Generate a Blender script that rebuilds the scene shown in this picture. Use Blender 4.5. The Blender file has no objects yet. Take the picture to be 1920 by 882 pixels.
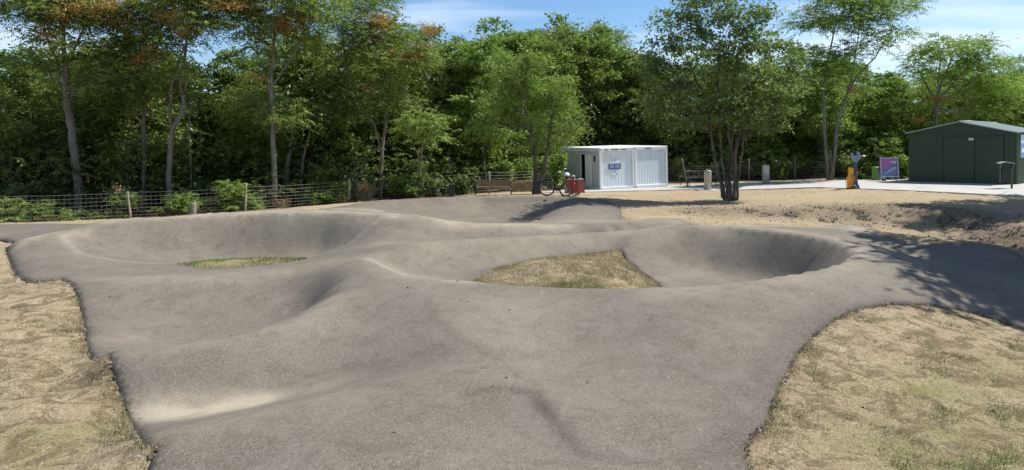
import bpy, bmesh, math, random
import numpy as np
from mathutils import Vector, Matrix, noise as mnoise
from mathutils.geometry import delaunay_2d_cdt

random.seed(7)
rng = np.random.default_rng(7)
sc = bpy.context.scene
COL = sc.collection
PI = math.pi

# ------------------------------------------------------------------ camera, world, sun, exposure
EYE = 3.0            # metres above the plateau
F = 1250.0           # focal length in photo pixels (photo 1920 wide)
HOR = 262.0          # row of the horizon in the photo
cam_d = bpy.data.cameras.new('camera')
cam = bpy.data.objects.new('camera', cam_d)
COL.objects.link(cam)
cam.location = (0, 0, EYE)
cam.rotation_euler = (math.radians(90), 0, 0)
cam_d.sensor_width = 36.0
cam_d.lens = 36.0 * F / 1920.0
cam_d.shift_y = -(441.0 - HOR) / 1920.0
cam_d.clip_start = 0.05
cam_d.clip_end = 2000.0
sc.camera = cam

SUN_TO = Vector((0.955, 0.27, 0.0)).normalized()
SUN_EL = math.radians(54)
sun_d = bpy.data.lights.new('sun', 'SUN')
sun = bpy.data.objects.new('sun', sun_d)
COL.objects.link(sun)
sun_d.energy = 4.8
sun_d.angle = math.radians(0.55)
sun_d.color = (1.0, 0.955, 0.88)
sd = Vector((SUN_TO.x * math.cos(SUN_EL), SUN_TO.y * math.cos(SUN_EL), math.sin(SUN_EL)))
sun.rotation_euler = sd.to_track_quat('Z', 'Y').to_euler()
sun.location = (30, 10, 40)

world = bpy.data.worlds.new('World')
sc.world = world
world.use_nodes = True
wn = world.node_tree.nodes
wl = world.node_tree.links
wn.clear()
wo = wn.new('ShaderNodeOutputWorld')
bg = wn.new('ShaderNodeBackground')
sky = wn.new('ShaderNodeTexSky')
sky.sky_type = 'NISHITA'
sky.sun_disc = False
sky.sun_elevation = SUN_EL
sky.sun_rotation = math.atan2(sd.x, sd.y)
sky.altitude = 200
sky.air_density = 1.0
sky.dust_density = 0.2
sky.ozone_density = 4.0
bg.inputs['Strength'].default_value = 0.095
# thin cirrus, mixed in by direction
geo = wn.new('ShaderNodeTexCoord')
mp = wn.new('ShaderNodeMapping')
mp.inputs['Scale'].default_value = (1.0, 1.0, 7.0)
mp.inputs['Location'].default_value = (3.4, 1.8, 1.2)
mp.inputs['Rotation'].default_value = (0.05, -0.10, 0.3)
wl.new(geo.outputs['Generated'], mp.inputs['Vector'])
cn = wn.new('ShaderNodeTexNoise')
cn.inputs['Scale'].default_value = 1.9
cn.inputs['Detail'].default_value = 7
cn.inputs['Roughness'].default_value = 0.55
cn.inputs['Distortion'].default_value = 0.5
wl.new(mp.outputs['Vector'], cn.inputs['Vector'])
cr = wn.new('ShaderNodeValToRGB')
cr.color_ramp.elements[0].position = 0.50
cr.color_ramp.elements[0].color = (0, 0, 0, 1)
cr.color_ramp.elements[1].position = 0.74
cr.color_ramp.elements[1].color = (0.85, 0.85, 0.85, 1)
wl.new(cn.outputs['Fac'], cr.inputs['Fac'])
cm = wn.new('ShaderNodeMixRGB')
cm.inputs[2].default_value = (7.0, 7.8, 9.0, 1)
wl.new(cr.outputs['Color'], cm.inputs[0])
hs = wn.new('ShaderNodeHueSaturation')
hs.inputs['Saturation'].default_value = 1.12
wl.new(sky.outputs['Color'], hs.inputs['Color'])
wl.new(hs.outputs['Color'], cm.inputs[1])
wl.new(cm.outputs['Color'], bg.inputs['Color'])
wl.new(bg.outputs['Background'], wo.inputs['Surface'])

sc.view_settings.view_transform = 'Standard'
sc.view_settings.look = 'None'
sc.view_settings.exposure = 0.62
sc.view_settings.gamma = 1.0
sc.view_settings.use_curve_mapping = False
sc.cycles.max_bounces = 7
sc.cycles.transparent_max_bounces = 8
sc.cycles.use_denoising = True

# ------------------------------------------------------------------ helpers
def px(u, v, z):
    """world point of photo pixel (u, v) lying at height z"""
    d = F * (EYE - z) / (v - HOR)
    return ((u - 960.0) / F * d, d, z)

def at(u, v, d):
    """world point of photo pixel (u, v) at distance d"""
    return Vector(((u - 960.0) / F * d, d, EYE - (v - HOR) / F * d))

def tag(o, label=None, cat=None, group=None, kind=None):
    if label: o['label'] = label
    if cat: o['category'] = cat
    if group: o['group'] = group
    if kind: o['kind'] = kind
    return o

def empty(name, loc=(0, 0, 0), rz=0.0, label=None, cat=None, group=None):
    o = bpy.data.objects.new(name, None)
    o.empty_display_size = 0.2
    o.location = loc
    o.rotation_euler = (0, 0, rz)
    COL.objects.link(o)
    return tag(o, label, cat, group)

def link_mesh(name, me, mat=None, parent=None, loc=None, rz=None):
    o = bpy.data.objects.new(name, me)
    if mat is not None and not me.materials:
        me.materials.append(mat)
    COL.objects.link(o)
    if parent is not None: o.parent = parent
    if loc is not None: o.location = loc
    if rz is not None: o.rotation_euler = (0, 0, rz)
    return o

def np_mesh(name, V, Fc, smooth=False):
    """fast mesh from arrays; Fc is (n,3) or (n,4)"""
    V = np.asarray(V, dtype=np.float32); Fc = np.asarray(Fc, dtype=np.int32)
    me = bpy.data.meshes.new(name)
    k = Fc.shape[1]; n = len(Fc)
    me.vertices.add(len(V)); me.vertices.foreach_set('co', V.ravel())
    me.loops.add(n * k); me.loops.foreach_set('vertex_index', Fc.ravel())
    me.polygons.add(n)
    me.polygons.foreach_set('loop_start', np.arange(0, n * k, k, dtype=np.int32))
    me.polygons.foreach_set('loop_total', np.full(n, k, dtype=np.int32))
    me.polygons.foreach_set('use_smooth', np.full(n, smooth, dtype=bool))
    me.update(calc_edges=True)
    return me

class MB:
    """collects simple shapes, links them as ONE mesh"""
    def __init__(s):
        s.v = []; s.f = []; s.sm = []; s.mi = []
    def add(s, vs, fs, smooth=False, mi=0):
        o = len(s.v)
        s.v += [tuple(p) for p in vs]
        for f in fs:
            s.f.append(tuple(i + o for i in f)); s.sm.append(smooth); s.mi.append(mi)
        return s
    def box(s, c, size, rz=0.0, rx=0.0, ry=0.0, mi=0, taper=1.0):
        hx, hy, hz = size[0] / 2, size[1] / 2, size[2] / 2
        M = Matrix.Rotation(rz, 3, 'Z') @ Matrix.Rotation(ry, 3, 'Y') @ Matrix.Rotation(rx, 3, 'X')
        vs = []
        for sz in (-1, 1):
            t = taper if sz > 0 else 1.0
            for sx, sy in ((-1, -1), (1, -1), (1, 1), (-1, 1)):
                p = M @ Vector((sx * hx * t, sy * hy * t, sz * hz))
                vs.append((p.x + c[0], p.y + c[1], p.z + c[2]))
        return s.add(vs, [(3, 2, 1, 0), (4, 5, 6, 7), (0, 1, 5, 4), (1, 2, 6, 5), (2, 3, 7, 6), (3, 0, 4, 7)], mi=mi)
    def tube(s, pts, rad, n=7, cap=True, mi=0, smooth=True):
        pts = [Vector(p) for p in pts]
        if not hasattr(rad, '__len__'): rad = [rad] * len(pts)
        vs = []; fs = []
        up = Vector((0.13, 0.31, 1)).normalized()
        for i, p in enumerate(pts):
            a = pts[max(i - 1, 0)]; b = pts[min(i + 1, len(pts) - 1)]
            t = (b - a).normalized() if (b - a).length > 1e-9 else Vector((0, 0, 1))
            if i == 0:
                x = t.cross(up)
                if x.length < 0.05: x = t.cross(Vector((1, 0.2, 0)))
                x.normalize()
            else:
                x = (x - t * x.dot(t))
                x.normalize()
            y = t.cross(x)
            for k in range(n):
                an = 2 * PI * k / n
                vs.append(p + (x * math.cos(an) + y * math.sin(an)) * rad[i])
        for i in range(len(pts) - 1):
            for k in range(n):
                k2 = (k + 1) % n
                fs.append((i * n + k, i * n + k2, (i + 1) * n + k2, (i + 1) * n + k))
        if cap:
            fs.append(tuple(reversed(range(n)))); fs.append(tuple(range((len(pts) - 1) * n, len(pts) * n)))
        return s.add(vs, fs, smooth, mi)
    def ring(s, c, R, r, axis='Y', n=28, m=6, mi=0, M=None):
        vs = []; fs = []
        for i in range(n):
            a = 2 * PI * i / n
            for k in range(m):
                b = 2 * PI * k / m
                rr = R + r * math.cos(b); h = r * math.sin(b)
                if axis == 'Y': p = Vector((rr * math.cos(a), h, rr * math.sin(a)))
                elif axis == 'Z': p = Vector((rr * math.cos(a), rr * math.sin(a), h))
                else: p = Vector((h, rr * math.cos(a), rr * math.sin(a)))
                if M is not None: p = M @ p
                vs.append((p.x + c[0], p.y + c[1], p.z + c[2]))
        for i in range(n):
            for k in range(m):
                fs.append((i * m + k, ((i + 1) % n) * m + k, ((i + 1) % n) * m + (k + 1) % m, i * m + (k + 1) % m))
        return s.add(vs, fs, True, mi)
    def prism(s, poly, y0, y1, plane='XZ', mi=0, smooth=False):
        """extruded outline; plane XZ extrudes along Y, XY along Z, YZ along X"""
        n = len(poly); vs = []
        for t in (y0, y1):
            for a, b in poly:
                vs.append((a, t, b) if plane == 'XZ' else ((a, b, t) if plane == 'XY' else (t, a, b)))
        fs = [tuple(range(n)), tuple(reversed(range(n, 2 * n)))]
        for i in range(n):
            j = (i + 1) % n
            fs.append((i, i + n, j + n, j))
        return s.add(vs, fs, smooth, mi)
    def ball(s, c, r, n=10, m=6, mi=0, half=False, jitter=0.0):
        vs = []; fs = []
        if not hasattr(r, '__len__'): r = (r, r, r)
        for i in range(m + 1):
            th = (PI / 2 if half else PI) * i / m
            for k in range(n):
                a = 2 * PI * k / n
                j = 1 + random.uniform(-jitter, jitter)
                vs.append((c[0] + r[0] * j * math.sin(th) * math.cos(a), c[1] + r[1] * j * math.sin(th) * math.sin(a), c[2] + r[2] * j * math.cos(th)))
        for i in range(m):
            for k in range(n):
                k2 = (k + 1) % n
                fs.append((i * n + k, (i + 1) * n + k, (i + 1) * n + k2, i * n + k2))
        return s.add(vs, fs, True, mi)
    def mesh(s, name, mats, bevel=0):
        me = bpy.data.meshes.new(name)
        me.from_pydata(s.v, [], s.f)
        me.polygons.foreach_set('use_smooth', s.sm)
        me.polygons.foreach_set('material_index', s.mi)
        for m in (mats if isinstance(mats, (list, tuple)) else [mats]): me.materials.append(m)
        bm = bmesh.new(); bm.from_mesh(me)
        bmesh.ops.recalc_face_normals(bm, faces=bm.faces)
        if bevel:
            es = [e for e in bm.edges if len(e.link_faces) == 2 and e.calc_face_angle(0) > 0.6]
            bmesh.ops.bevel(bm, geom=es, offset=bevel, segments=1, affect='EDGES', clamp_overlap=True)
        bm.to_mesh(me); bm.free()
        me.update()
        return me
    def build(s, name, mats, parent=None, loc=None, rz=None, bevel=0):
        return link_mesh(name, s.mesh(name, mats, bevel), None, parent, loc, rz)

def copy_tree(o, parent=None):
    c = o.copy(); COL.objects.link(c)
    if parent is not None: c.parent = parent
    for ch in o.children: copy_tree(ch, c)
    return c

# ------------------------------------------------------------------ materials
def mat_new(name):
    m = bpy.data.materials.new(name); m.use_nodes = True
    nt = m.node_tree; nt.nodes.clear()
    out = nt.nodes.new('ShaderNodeOutputMaterial')
    b = nt.nodes.new('ShaderNodeBsdfPrincipled')
    nt.links.new(b.outputs[0], out.inputs[0])
    return m, nt, b, out

def nnoise(nt, scale, detail=4, rough=0.55, coord=None, dist=0.0):
    n = nt.nodes.new('ShaderNodeTexNoise')
    n.inputs['Scale'].default_value = scale; n.inputs['Detail'].default_value = detail
    n.inputs['Roughness'].default_value = rough; n.inputs['Distortion'].default_value = dist
    if coord is not None: nt.links.new(coord, n.inputs['Vector'])
    return n.outputs['Fac']

def ncoord(nt, kind='Object', scale=None):
    t = nt.nodes.new('ShaderNodeTexCoord')
    if scale is None: return t.outputs[kind]
    m = nt.nodes.new('ShaderNodeMapping'); m.inputs['Scale'].default_value = scale
    nt.links.new(t.outputs[kind], m.inputs['Vector'])
    return m.outputs['Vector']

def nramp(nt, fac, stops):
    r = nt.nodes.new('ShaderNodeValToRGB')
    while len(r.color_ramp.elements) < len(stops): r.color_ramp.elements.new(0.5)
    for e, (p, c) in zip(r.color_ramp.elements, stops):
        e.position = p
        e.color = (c, c, c, 1) if not hasattr(c, '__len__') else (*c, 1)
    nt.links.new(fac, r.inputs['Fac'])
    return r.outputs['Color']

def nmix(nt, fac, a, b, mode='MIX'):
    m = nt.nodes.new('ShaderNodeMixRGB'); m.blend_type = mode
    for i, s in ((0, fac), (1, a), (2, b)):
        if isinstance(s, (int, float)): m.inputs[i].default_value = s if i == 0 else (s, s, s, 1)
        elif isinstance(s, tuple): m.inputs[i].default_value = (*s, 1)
        else: nt.links.new(s, m.inputs[i])
    return m.outputs['Color']

def nmath(nt, op, a, b=0.5):
    m = nt.nodes.new('ShaderNodeMath'); m.operation = op
    for i, s in ((0, a), (1, b)):
        if isinstance(s, (int, float)): m.inputs[i].default_value = s
        else: nt.links.new(s, m.inputs[i])
    return m.outputs[0]

def nattr(nt, name):
    a = nt.nodes.new('ShaderNodeAttribute'); a.attribute_name = name
    return a.outputs['Fac']

def nbump(nt, b, height, strength=0.3, dist=0.02):
    k = nt.nodes.new('ShaderNodeBump'); k.inputs['Strength'].default_value = strength
    k.inputs['Distance'].default_value = dist
    nt.links.new(height, k.inputs['Height']); nt.links.new(k.outputs[0], b.inputs['Normal'])

def plain(name, col, rough=0.6, metal=0.0, var=0.12, scale=6.0, bump=0.0, bscale=40, spec=0.5):
    m, nt, b, out = mat_new(name)
    co = ncoord(nt)
    n = nnoise(nt, scale, 5, 0.6, co)
    lo = tuple(c * (1 - var) for c in col); hi = tuple(min(1, c * (1 + var)) for c in col)
    c = nramp(nt, n, [(0.3, lo), (0.7, hi)])
    nt.links.new(c, b.inputs['Base Color'])
    b.inputs['Roughness'].default_value = rough; b.inputs['Metallic'].default_value = metal
    b.inputs['Specular IOR Level'].default_value = spec
    if bump:
        nbump(nt, b, nnoise(nt, bscale, 4, 0.6, co), bump, 0.01)
    return m

def leaf_mat(name, c0, c1, c2, trans=0.35, tcol=None, clump=0.9):
    """three greens spread leaf by leaf and clump by clump; thin leaves let light through"""
    m = bpy.data.materials.new(name); m.use_nodes = True
    nt = m.node_tree; nt.nodes.clear()
    out = nt.nodes.new('ShaderNodeOutputMaterial')
    g = nt.nodes.new('ShaderNodeNewGeometry')
    oi = nt.nodes.new('ShaderNodeObjectInfo')
    co = ncoord(nt)
    n = nnoise(nt, clump, 2, 0.5, co)
    f = nmath(nt, 'MULTIPLY', g.outputs['Random Per Island'], 0.55)
    f = nmath(nt, 'ADD', f, nmath(nt, 'MULTIPLY', nmath(nt, 'SUBTRACT', n, 0.35), 1.3))
    f = nmath(nt, 'ADD', f, nmath(nt, 'MULTIPLY', nmath(nt, 'SUBTRACT', oi.outputs['Random'], 0.5), 0.35))
    c = nramp(nt, f, [(0.08, c0), (0.5, c1), (0.95, c2)])
    d = nt.nodes.new('ShaderNodeBsdfDiffuse'); nt.links.new(c, d.inputs['Color'])
    t = nt.nodes.new('ShaderNodeBsdfTranslucent')
    tc = nmix(nt, 0.5, c, tcol or (0.16, 0.26, 0.03))
    nt.links.new(tc, t.inputs['Color'])
    mx = nt.nodes.new('ShaderNodeMixShader'); mx.inputs[0].default_value = trans
    nt.links.new(d.outputs[0], mx.inputs[1]); nt.links.new(t.outputs[0], mx.inputs[2])
    gl = nt.nodes.new('ShaderNodeBsdfGlossy'); gl.inputs['Roughness'].default_value = 0.55
    gl.inputs['Color'].default_value = (0.8, 0.85, 0.75, 1)
    m2 = nt.nodes.new('ShaderNodeMixShader'); m2.inputs[0].default_value = 0.035
    nt.links.new(mx.outputs[0], m2.inputs[1]); nt.links.new(gl.outputs[0], m2.inputs[2])
    nt.links.new(m2.outputs[0], out.inputs[0])
    return m

def bark_mat(name, c0, c1, scale=9):
    m, nt, b, out = mat_new(name)
    co = ncoord(nt, 'Object', (1.0, 1.0, 0.22))
    n = nnoise(nt, scale, 7, 0.65, co)
    n2 = nnoise(nt, 1.3, 3, 0.5, ncoord(nt))
    c = nramp(nt, n, [(0.32, c0), (0.68, c1)])
    c = nmix(nt, nramp(nt, n2, [(0.45, 0.0), (0.65, 0.6)]), c, (0.20, 0.19, 0.15))
    nt.links.new(c, b.inputs['Base Color']); b.inputs['Roughness'].default_value = 0.9
    nbump(nt, b, n, 0.7, 0.03)
    return m

M = {}
M['leaf_dark'] = leaf_mat('leaf dark', (0.050, 0.076, 0.016), (0.115, 0.160, 0.032), (0.23, 0.29, 0.060), 0.40)
M['leaf_mid'] = leaf_mat('leaf mid', (0.078, 0.120, 0.022), (0.175, 0.240, 0.045), (0.30, 0.37, 0.080), 0.44)
M['leaf_light'] = leaf_mat('leaf light', (0.11, 0.175, 0.032), (0.21, 0.31, 0.058), (0.34, 0.45, 0.09), 0.46)
M['leaf_yellow'] = leaf_mat('leaf yellow green', (0.15, 0.23, 0.034), (0.25, 0.37, 0.06), (0.38, 0.49, 0.085), 0.48)
M['leaf_grey'] = leaf_mat('leaf grey green', (0.10, 0.145, 0.07), (0.19, 0.255, 0.12), (0.30, 0.37, 0.19), 0.36)
M['leaf_tree'] = leaf_mat('leaf of the clear tree', (0.09, 0.14, 0.042), (0.18, 0.255, 0.08), (0.30, 0.38, 0.14), 0.44)
M['seed'] = leaf_mat('rust seeds', (0.22, 0.13, 0.035), (0.40, 0.22, 0.07), (0.50, 0.36, 0.13), 0.3, (0.40, 0.26, 0.06))
M['dead'] = leaf_mat('dead leaf', (0.20, 0.13, 0.06), (0.32, 0.22, 0.11), (0.42, 0.32, 0.18), 0.2, (0.3, 0.2, 0.08))
M['bark'] = bark_mat('bark grey', (0.07, 0.060, 0.050), (0.23, 0.205, 0.17))
M['bark_dark'] = bark_mat('bark dark', (0.03, 0.026, 0.022), (0.105, 0.09, 0.075))
M['wood'] = bark_mat('weathered wood', (0.20, 0.155, 0.11), (0.42, 0.35, 0.27), 14)
M['wood_dark'] = bark_mat('weathered wood dark', (0.11, 0.09, 0.07), (0.26, 0.22, 0.18), 14)
M['plank'] = bark_mat('bench wood', (0.22, 0.13, 0.06), (0.40, 0.26, 0.13), 12)
M['wicker'] = bark_mat('wicker', (0.17, 0.115, 0.06), (0.40, 0.30, 0.17), 20)
M['wire'] = plain('galvanised wire', (0.30, 0.29, 0.27), 0.5, 0.6, 0.2, 3)
M['black'] = plain('black paint', (0.014, 0.014, 0.015), 0.4, 0, 0.25, 8)
M['rubber'] = plain('rubber', (0.016, 0.016, 0.016), 0.85, 0, 0.3, 8)
M['steel'] = plain('brushed steel', (0.42, 0.40, 0.37), 0.42, 0.35, 0.12, 5)
M['chrome'] = plain('bright metal', (0.6, 0.6, 0.6), 0.25, 0.9, 0.08, 5)
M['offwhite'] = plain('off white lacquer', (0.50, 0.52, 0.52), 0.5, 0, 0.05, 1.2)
def weathered(name, col, dirt, amount=.35, rough=.45):
    m, nt, b, out = mat_new(name)
    st = nnoise(nt, 9, 6, .65, ncoord(nt, 'Object', (1.0, 1.0, 0.07)))
    bl = nnoise(nt, 2.2, 5, .6, ncoord(nt))
    k = nmath(nt, 'MULTIPLY', nramp(nt, st, [(.48, 0.0), (.72, 1.0)]), nramp(nt, bl, [(.35, .2), (.65, 1.0)]))
    c = nmix(nt, nmath(nt, 'MULTIPLY', k, amount), col, dirt)
    nt.links.new(c, b.inputs['Base Color']); b.inputs['Roughness'].default_value = rough
    return m
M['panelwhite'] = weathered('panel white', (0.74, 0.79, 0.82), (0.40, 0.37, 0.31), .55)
M['white'] = weathered('white lacquer', (0.74, 0.76, 0.76), (0.36, 0.31, 0.24), .5)
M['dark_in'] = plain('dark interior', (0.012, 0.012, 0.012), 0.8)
M['glass'] = plain('dark window glass', (0.015, 0.017, 0.02), 0.08, 0, 0.1)
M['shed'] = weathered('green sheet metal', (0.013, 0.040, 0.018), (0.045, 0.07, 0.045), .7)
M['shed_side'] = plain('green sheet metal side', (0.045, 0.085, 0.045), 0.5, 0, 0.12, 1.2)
M['shed_roof'] = plain('pale roof sheet', (0.22, 0.27, 0.27), 0.35, 0.2, 0.08, 1.2)
M['red'] = plain('red panel', (0.42, 0.035, 0.03), 0.4, 0, 0.12, 3)
M['orange'] = plain('orange paint', (0.85, 0.38, 0.03), 0.4, 0, 0.06, 3)
M['slate'] = plain('slate blue paint', (0.05, 0.065, 0.11), 0.4, 0, 0.15, 3)
M['wrench'] = plain('blue grey paint', (0.20, 0.28, 0.43), 0.35, 0.1, 0.1, 3)
M['magenta'] = plain('magenta print', (0.52, 0.17, 0.44), 0.4, 0, 0.04, 3)
M['skyprint'] = plain('pale blue print', (0.42, 0.55, 0.68), 0.4, 0, 0.06, 6)
M['blueprint'] = plain('blue print', (0.13, 0.22, 0.42), 0.4, 0, 0.1, 6)
M['cloudprint'] = plain('white print', (0.62, 0.68, 0.72), 0.4, 0, 0.05, 6)
M['yellow'] = plain('yellow print', (0.65, 0.55, 0.12), 0.5)
M['paper'] = plain('paper', (0.72, 0.77, 0.82), 0.7, 0, 0.04, 4)
M['plastic_green'] = plain('green plastic', (0.15, 0.28, 0.06), 0.5, 0, 0.08, 3)
M['cream'] = plain('cream cloth', (0.52, 0.45, 0.34), 0.9, 0, 0.2, 12, 0.4)
M['concrete_post'] = plain('concrete of posts', (0.20, 0.18, 0.155), 0.9, 0, 0.25, 9, 0.5)
M['signblue'] = plain('sign blue', (0.10, 0.17, 0.42), 0.4)
M['stone'] = plain('gravel stone', (0.30, 0.28, 0.25), 0.9, 0, 0.4, 3)
M['twig'] = plain('dry twig', (0.36, 0.31, 0.24), 0.9, 0, 0.25, 3)
# ------------------------------------------------------------------ terrain: heights along lips, crests, feet and troughs
L = []       # polylines of world points
def feat(pts, world=False):
    L.append([tuple(p) if world else px(*p) for p in pts])
# -- foreground platform
feat([(280, 1000, -.05), (960, 1000, 0.0), (1400, 1000, 0.0)])
feat([(275, 882, -.10), (600, 900, .05), (960, 880, .02), (1200, 880, .02), (1405, 882, -.02)])
# roller crest 2 (with the dusty trough behind it)
feat([(269, 834, -.02), (350, 806, .02), (480, 776, .06), (640, 742, .10), (800, 716, .10)])
feat([(239, 770, -.34), (350, 765, -.36), (480, 745, -.32), (640, 712, -.20), (760, 690, -.06)])
# roller crest 1 and the valley behind it
feat([(202, 664, .00), (300, 652, .04), (437, 630, .10), (546, 602, .16), (640, 556, .24), (690, 520, .28)])
feat([(210, 684, -.04), (300, 690, -.06), (450, 668, -.02), (560, 640, .03), (680, 600, .12)])
feat([(-5.9, 11.2, -.46), (-4.9, 11.6, -.54), (-4.2, 12.4, -.50), (-4.1, 13.3, -.34)], True)
feat([(156, 596, -.34), (300, 592, -.38), (450, 575, -.36), (560, 548, -.22)])
feat([(-3.35, 12.6, .22), (-3.3, 13.3, .26), (-3.7, 14.1, .20)], True)
# pale crest
feat([(118, 521, .0), (250, 527, .0), (420, 522, .0), (560, 505, .05), (620, 496, .14), (680, 486, .24)])
feat([(41, 519, -.08), (160, 512, -.10), (300, 508, -.26), (400, 506, -.32), (500, 500, -.30), (590, 488, -.18), (640, 478, .0)])
# island A
feat([(330, 494, -.40), (400, 487, -.40), (500, 483, -.38), (575, 484, -.34)])
feat([(390, 502, -.36), (450, 499, -.34), (540, 491, -.32)])
# bowl A: wall foot and lip
feat([(160, 474, -.12), (220, 482, -.32), (300, 483, -.48), (400, 475, -.53), (500, 471, -.54), (600, 465, -.46), (652, 452, -.20), (690, 438, .06)])
feat([(96, 444, .26), (115, 439, .30), (180, 425, .40), (260, 416, .46), (350, 409, .50), (450, 403, .54), (560, 400, .56), (650, 401, .56), (740, 405, .52)])
feat([(36, 449, .20), (70, 446, .22), (100, 436, .30), (180, 421, .40), (260, 412.5, .46), (350, 406, .50), (450, 401, .54), (560, 397.5, .56), (650, 397, .56), (740, 401, .54)])
feat([(11, 464, -.05), (20, 490, -.1), (60, 490, -.02), (140, 500, -.05)])
# ridge from the end of lip A down to the central plateau
feat([(760, 412, .45), (745, 425, .26), (720, 445, .08), (690, 462, .08), (680, 478, .20)])
feat([(790, 408, .42), (800, 425, .22), (790, 440, .04), (770, 452, .06)])
# outer far-left track
feat([(-80, 450, -.10), (0, 447, -.05)])
feat([(-80, 421, -.18), (0, 420, -.12), (120, 418, .0)])
# fence line ground
feat([(-200, 428, -.60), (0, 424, -.60), (245, 412, -.60), (362, 405, -.58), (460, 398, -.55), (560, 390, -.52), (655, 383, -.50), (792, 372, -.32), (850, 368.5, -.15), (925, 366, -.05)])
# verge between lip and fence
feat([(300, 410.5, .22), (460, 400, .30), (600, 391, .30), (700, 381, .25)])
# central plateau
feat([(700, 490, .29), (800, 520, .30), (860, 545, .28), (960, 560, .26), (1100, 560, .25)])
feat([(720, 550, .30), (800, 570, .30), (880, 600, .22), (960, 610, .16)])
feat([(820, 620, .16), (900, 660, .12), (960, 690, .12), (1010, 740, .08), (1060, 800, .03)])
feat([(1100, 640, .10), (1250, 650, .12), (1380, 650, .10)])
feat([(1060, 700, .02), (1200, 740, -.02), (1300, 780, 0.0)])
# foreground crest that hides the near side of bowl D and island D
feat([(880, 532, .26), (960, 538, .30), (1060, 541, .33), (1160, 542, .35), (1238, 541, .36), (1320, 536, .38), (1400, 528, .40), (1480, 515, .42), (1540, 504, .44), (1580, 492, .46), (1600, 476, .48), (1588, 462, .49), (1550, 450, .50), (1500, 441, .50), (1440, 433, .48), (1370, 427, .46), (1310, 424.5, .44)])
feat([(1160, 553, .33), (1300, 548, .36), (1440, 532, .38), (1560, 512, .41), (1625, 480, .44), (1610, 458, .46), (1560, 445, .48), (1500, 436, .48), (1440, 428.5, .47), (1370, 423.5, .45), (1320, 421.5, .44)])
feat([(2.9, 18.0, -.24), (4.3, 18.6, -.38), (5.5, 18.4, -.47), (6.4, 17.6, -.50), (6.95, 16.5, -.50), (6.8, 15.4, -.48), (6.15, 14.5, -.46), (5.1, 13.75, -.44), (3.9, 13.4, -.40), (2.6, 13.5, -.34), (1.2, 13.6, -.24)], True)
feat([(3.5, 17.0, -.46), (5.0, 16.8, -.52), (5.6, 15.7, -.53), (4.8, 14.8, -.50), (3.6, 14.6, -.44)], True)
feat([(1160, 466, -.02), (1215, 452, .10), (1270, 436, .26), (1300, 428, .38)])
# island D
feat([(890, 526, -.06), (925, 506, -.05), (975, 490, -.05), (1050, 480, -.08), (1110, 474, -.10), (1150, 470, -.12), (1180, 492, -.26), (1215, 520, -.32), (1238, 540, -.36)])
feat([(-.3, 14.1, -.05), (1.2, 14.2, -.10), (2.4, 14.5, -.22)], True)
feat([(1000, 500, .06), (1080, 490, .10), (1120, 492, .05)])
# valley E
feat([(684, 478, .26), (750, 467, .26), (815, 457, .27), (870, 455, .27), (979, 449, .25), (1107, 438, .24), (1180, 432, .24), (1253, 425, .26), (1300, 422, .36)])
feat([(740, 492, .05), (800, 500, -.10), (860, 503, -.18), (915, 497, -.16), (990, 484, -.12), (1080, 473, -.10), (1150, 462, -.05)])
feat([(685, 485, .28), (720, 502, .28), (760, 515, .27), (820, 524, .24), (880, 530, .22)])
feat([(760, 506, -.08), (830, 514, -.10)])
# trough between crest E and the near lip of bowl G
feat([(-2.6, 20.6, -.10), (-1.0, 21.0, -.20), (.5, 21.2, -.20), (2.0, 21.2, -.08), (4.0, 21.8, .0)], True)
feat([(786, 409, .42), (833, 418, .26), (873, 420, .18), (972, 422.5, .12), (1048, 426, .10), (1107, 423, .16), (1180, 416, .24), (1253, 409, .30)])
feat([(1140, 428, .14), (1220, 418, .22), (1290, 416, .30)])
# bowl G
feat([(-3.6, 26.4, -.20), (-2.4, 27.6, -.34), (-.8, 28.2, -.38), (.3, 28.2, -.36), (.7, 27.2, -.32), (.5, 25.8, -.26)], True)
feat([(-1.8, 25.0, -.28), (0.2, 25.0, -.30)], True)
feat([(600, 394, .40), (650, 386, .30), (700, 380.5, .26), (800, 374, .28), (900, 370.5, .30), (1000, 369.5, .34), (1080, 372, .36)])
feat([(600, 392, .30), (700, 377.5, .20), (800, 371.5, .25), (900, 368.5, .28), (1000, 367.5, .32), (1060, 368.5, .34), (1130, 374, .34)])
feat([(1080, 373, .36), (1060, 388, .30), (1042, 404, .20), (1030, 420, .12)])
feat([(1140, 380, .32), (1165, 398, .20), (1150, 414, .14)])
feat([(1100, 398, .30), (1100, 412, .20)])
# right platform and its far edge
feat([(1300, 419, .30), (1370, 421, .42), (1450, 423, .44), (1540, 424, .42), (1620, 422, .38)])
feat([(1640, 438, .40), (1690, 455, .34)])
feat([(1594, 451, .47), (1640, 460, .45), (1683, 474, .42), (1736, 489, .36), (1807, 507, .22), (1920, 534, .0), (2050, 560, -.15)])
feat([(9.3, 16.6, .22), (10.3, 15.7, .08), (11.2, 14.8, -.06)], True)
feat([(1720, 459, .32), (1790, 458, .36), (1850, 457, .38), (1885, 468, .32), (1920, 489, .18), (2000, 510, .0)])
# near right edge
feat([(1405, 882, -.02), (1440, 780, -.01), (1460, 720, 0), (1510, 640, .04), (1580, 587, .10), (1650, 569, .13), (1740, 568, .08), (1830, 585, -.10), (1920, 612, -.28), (2050, 640, -.4)])
feat([(1640, 520, .36), (1740, 535, .22), (1850, 560, -.02)])
# right foreground lawn
feat([(1520, 860, -.10), (1560, 700, -.05), (1700, 640, -.06), (1860, 680, -.2), (1920, 860, -.2), (1750, 760, -.12)])
feat([(4, 3, -.1), (8, 5, -.2), (12, 9, -.35), (-4, 3, -.15), (-8, 5, -.3), (0, 0, 0), (0, -12, 0), (12, -12, 0), (-12, -12, 0)], True)
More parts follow.
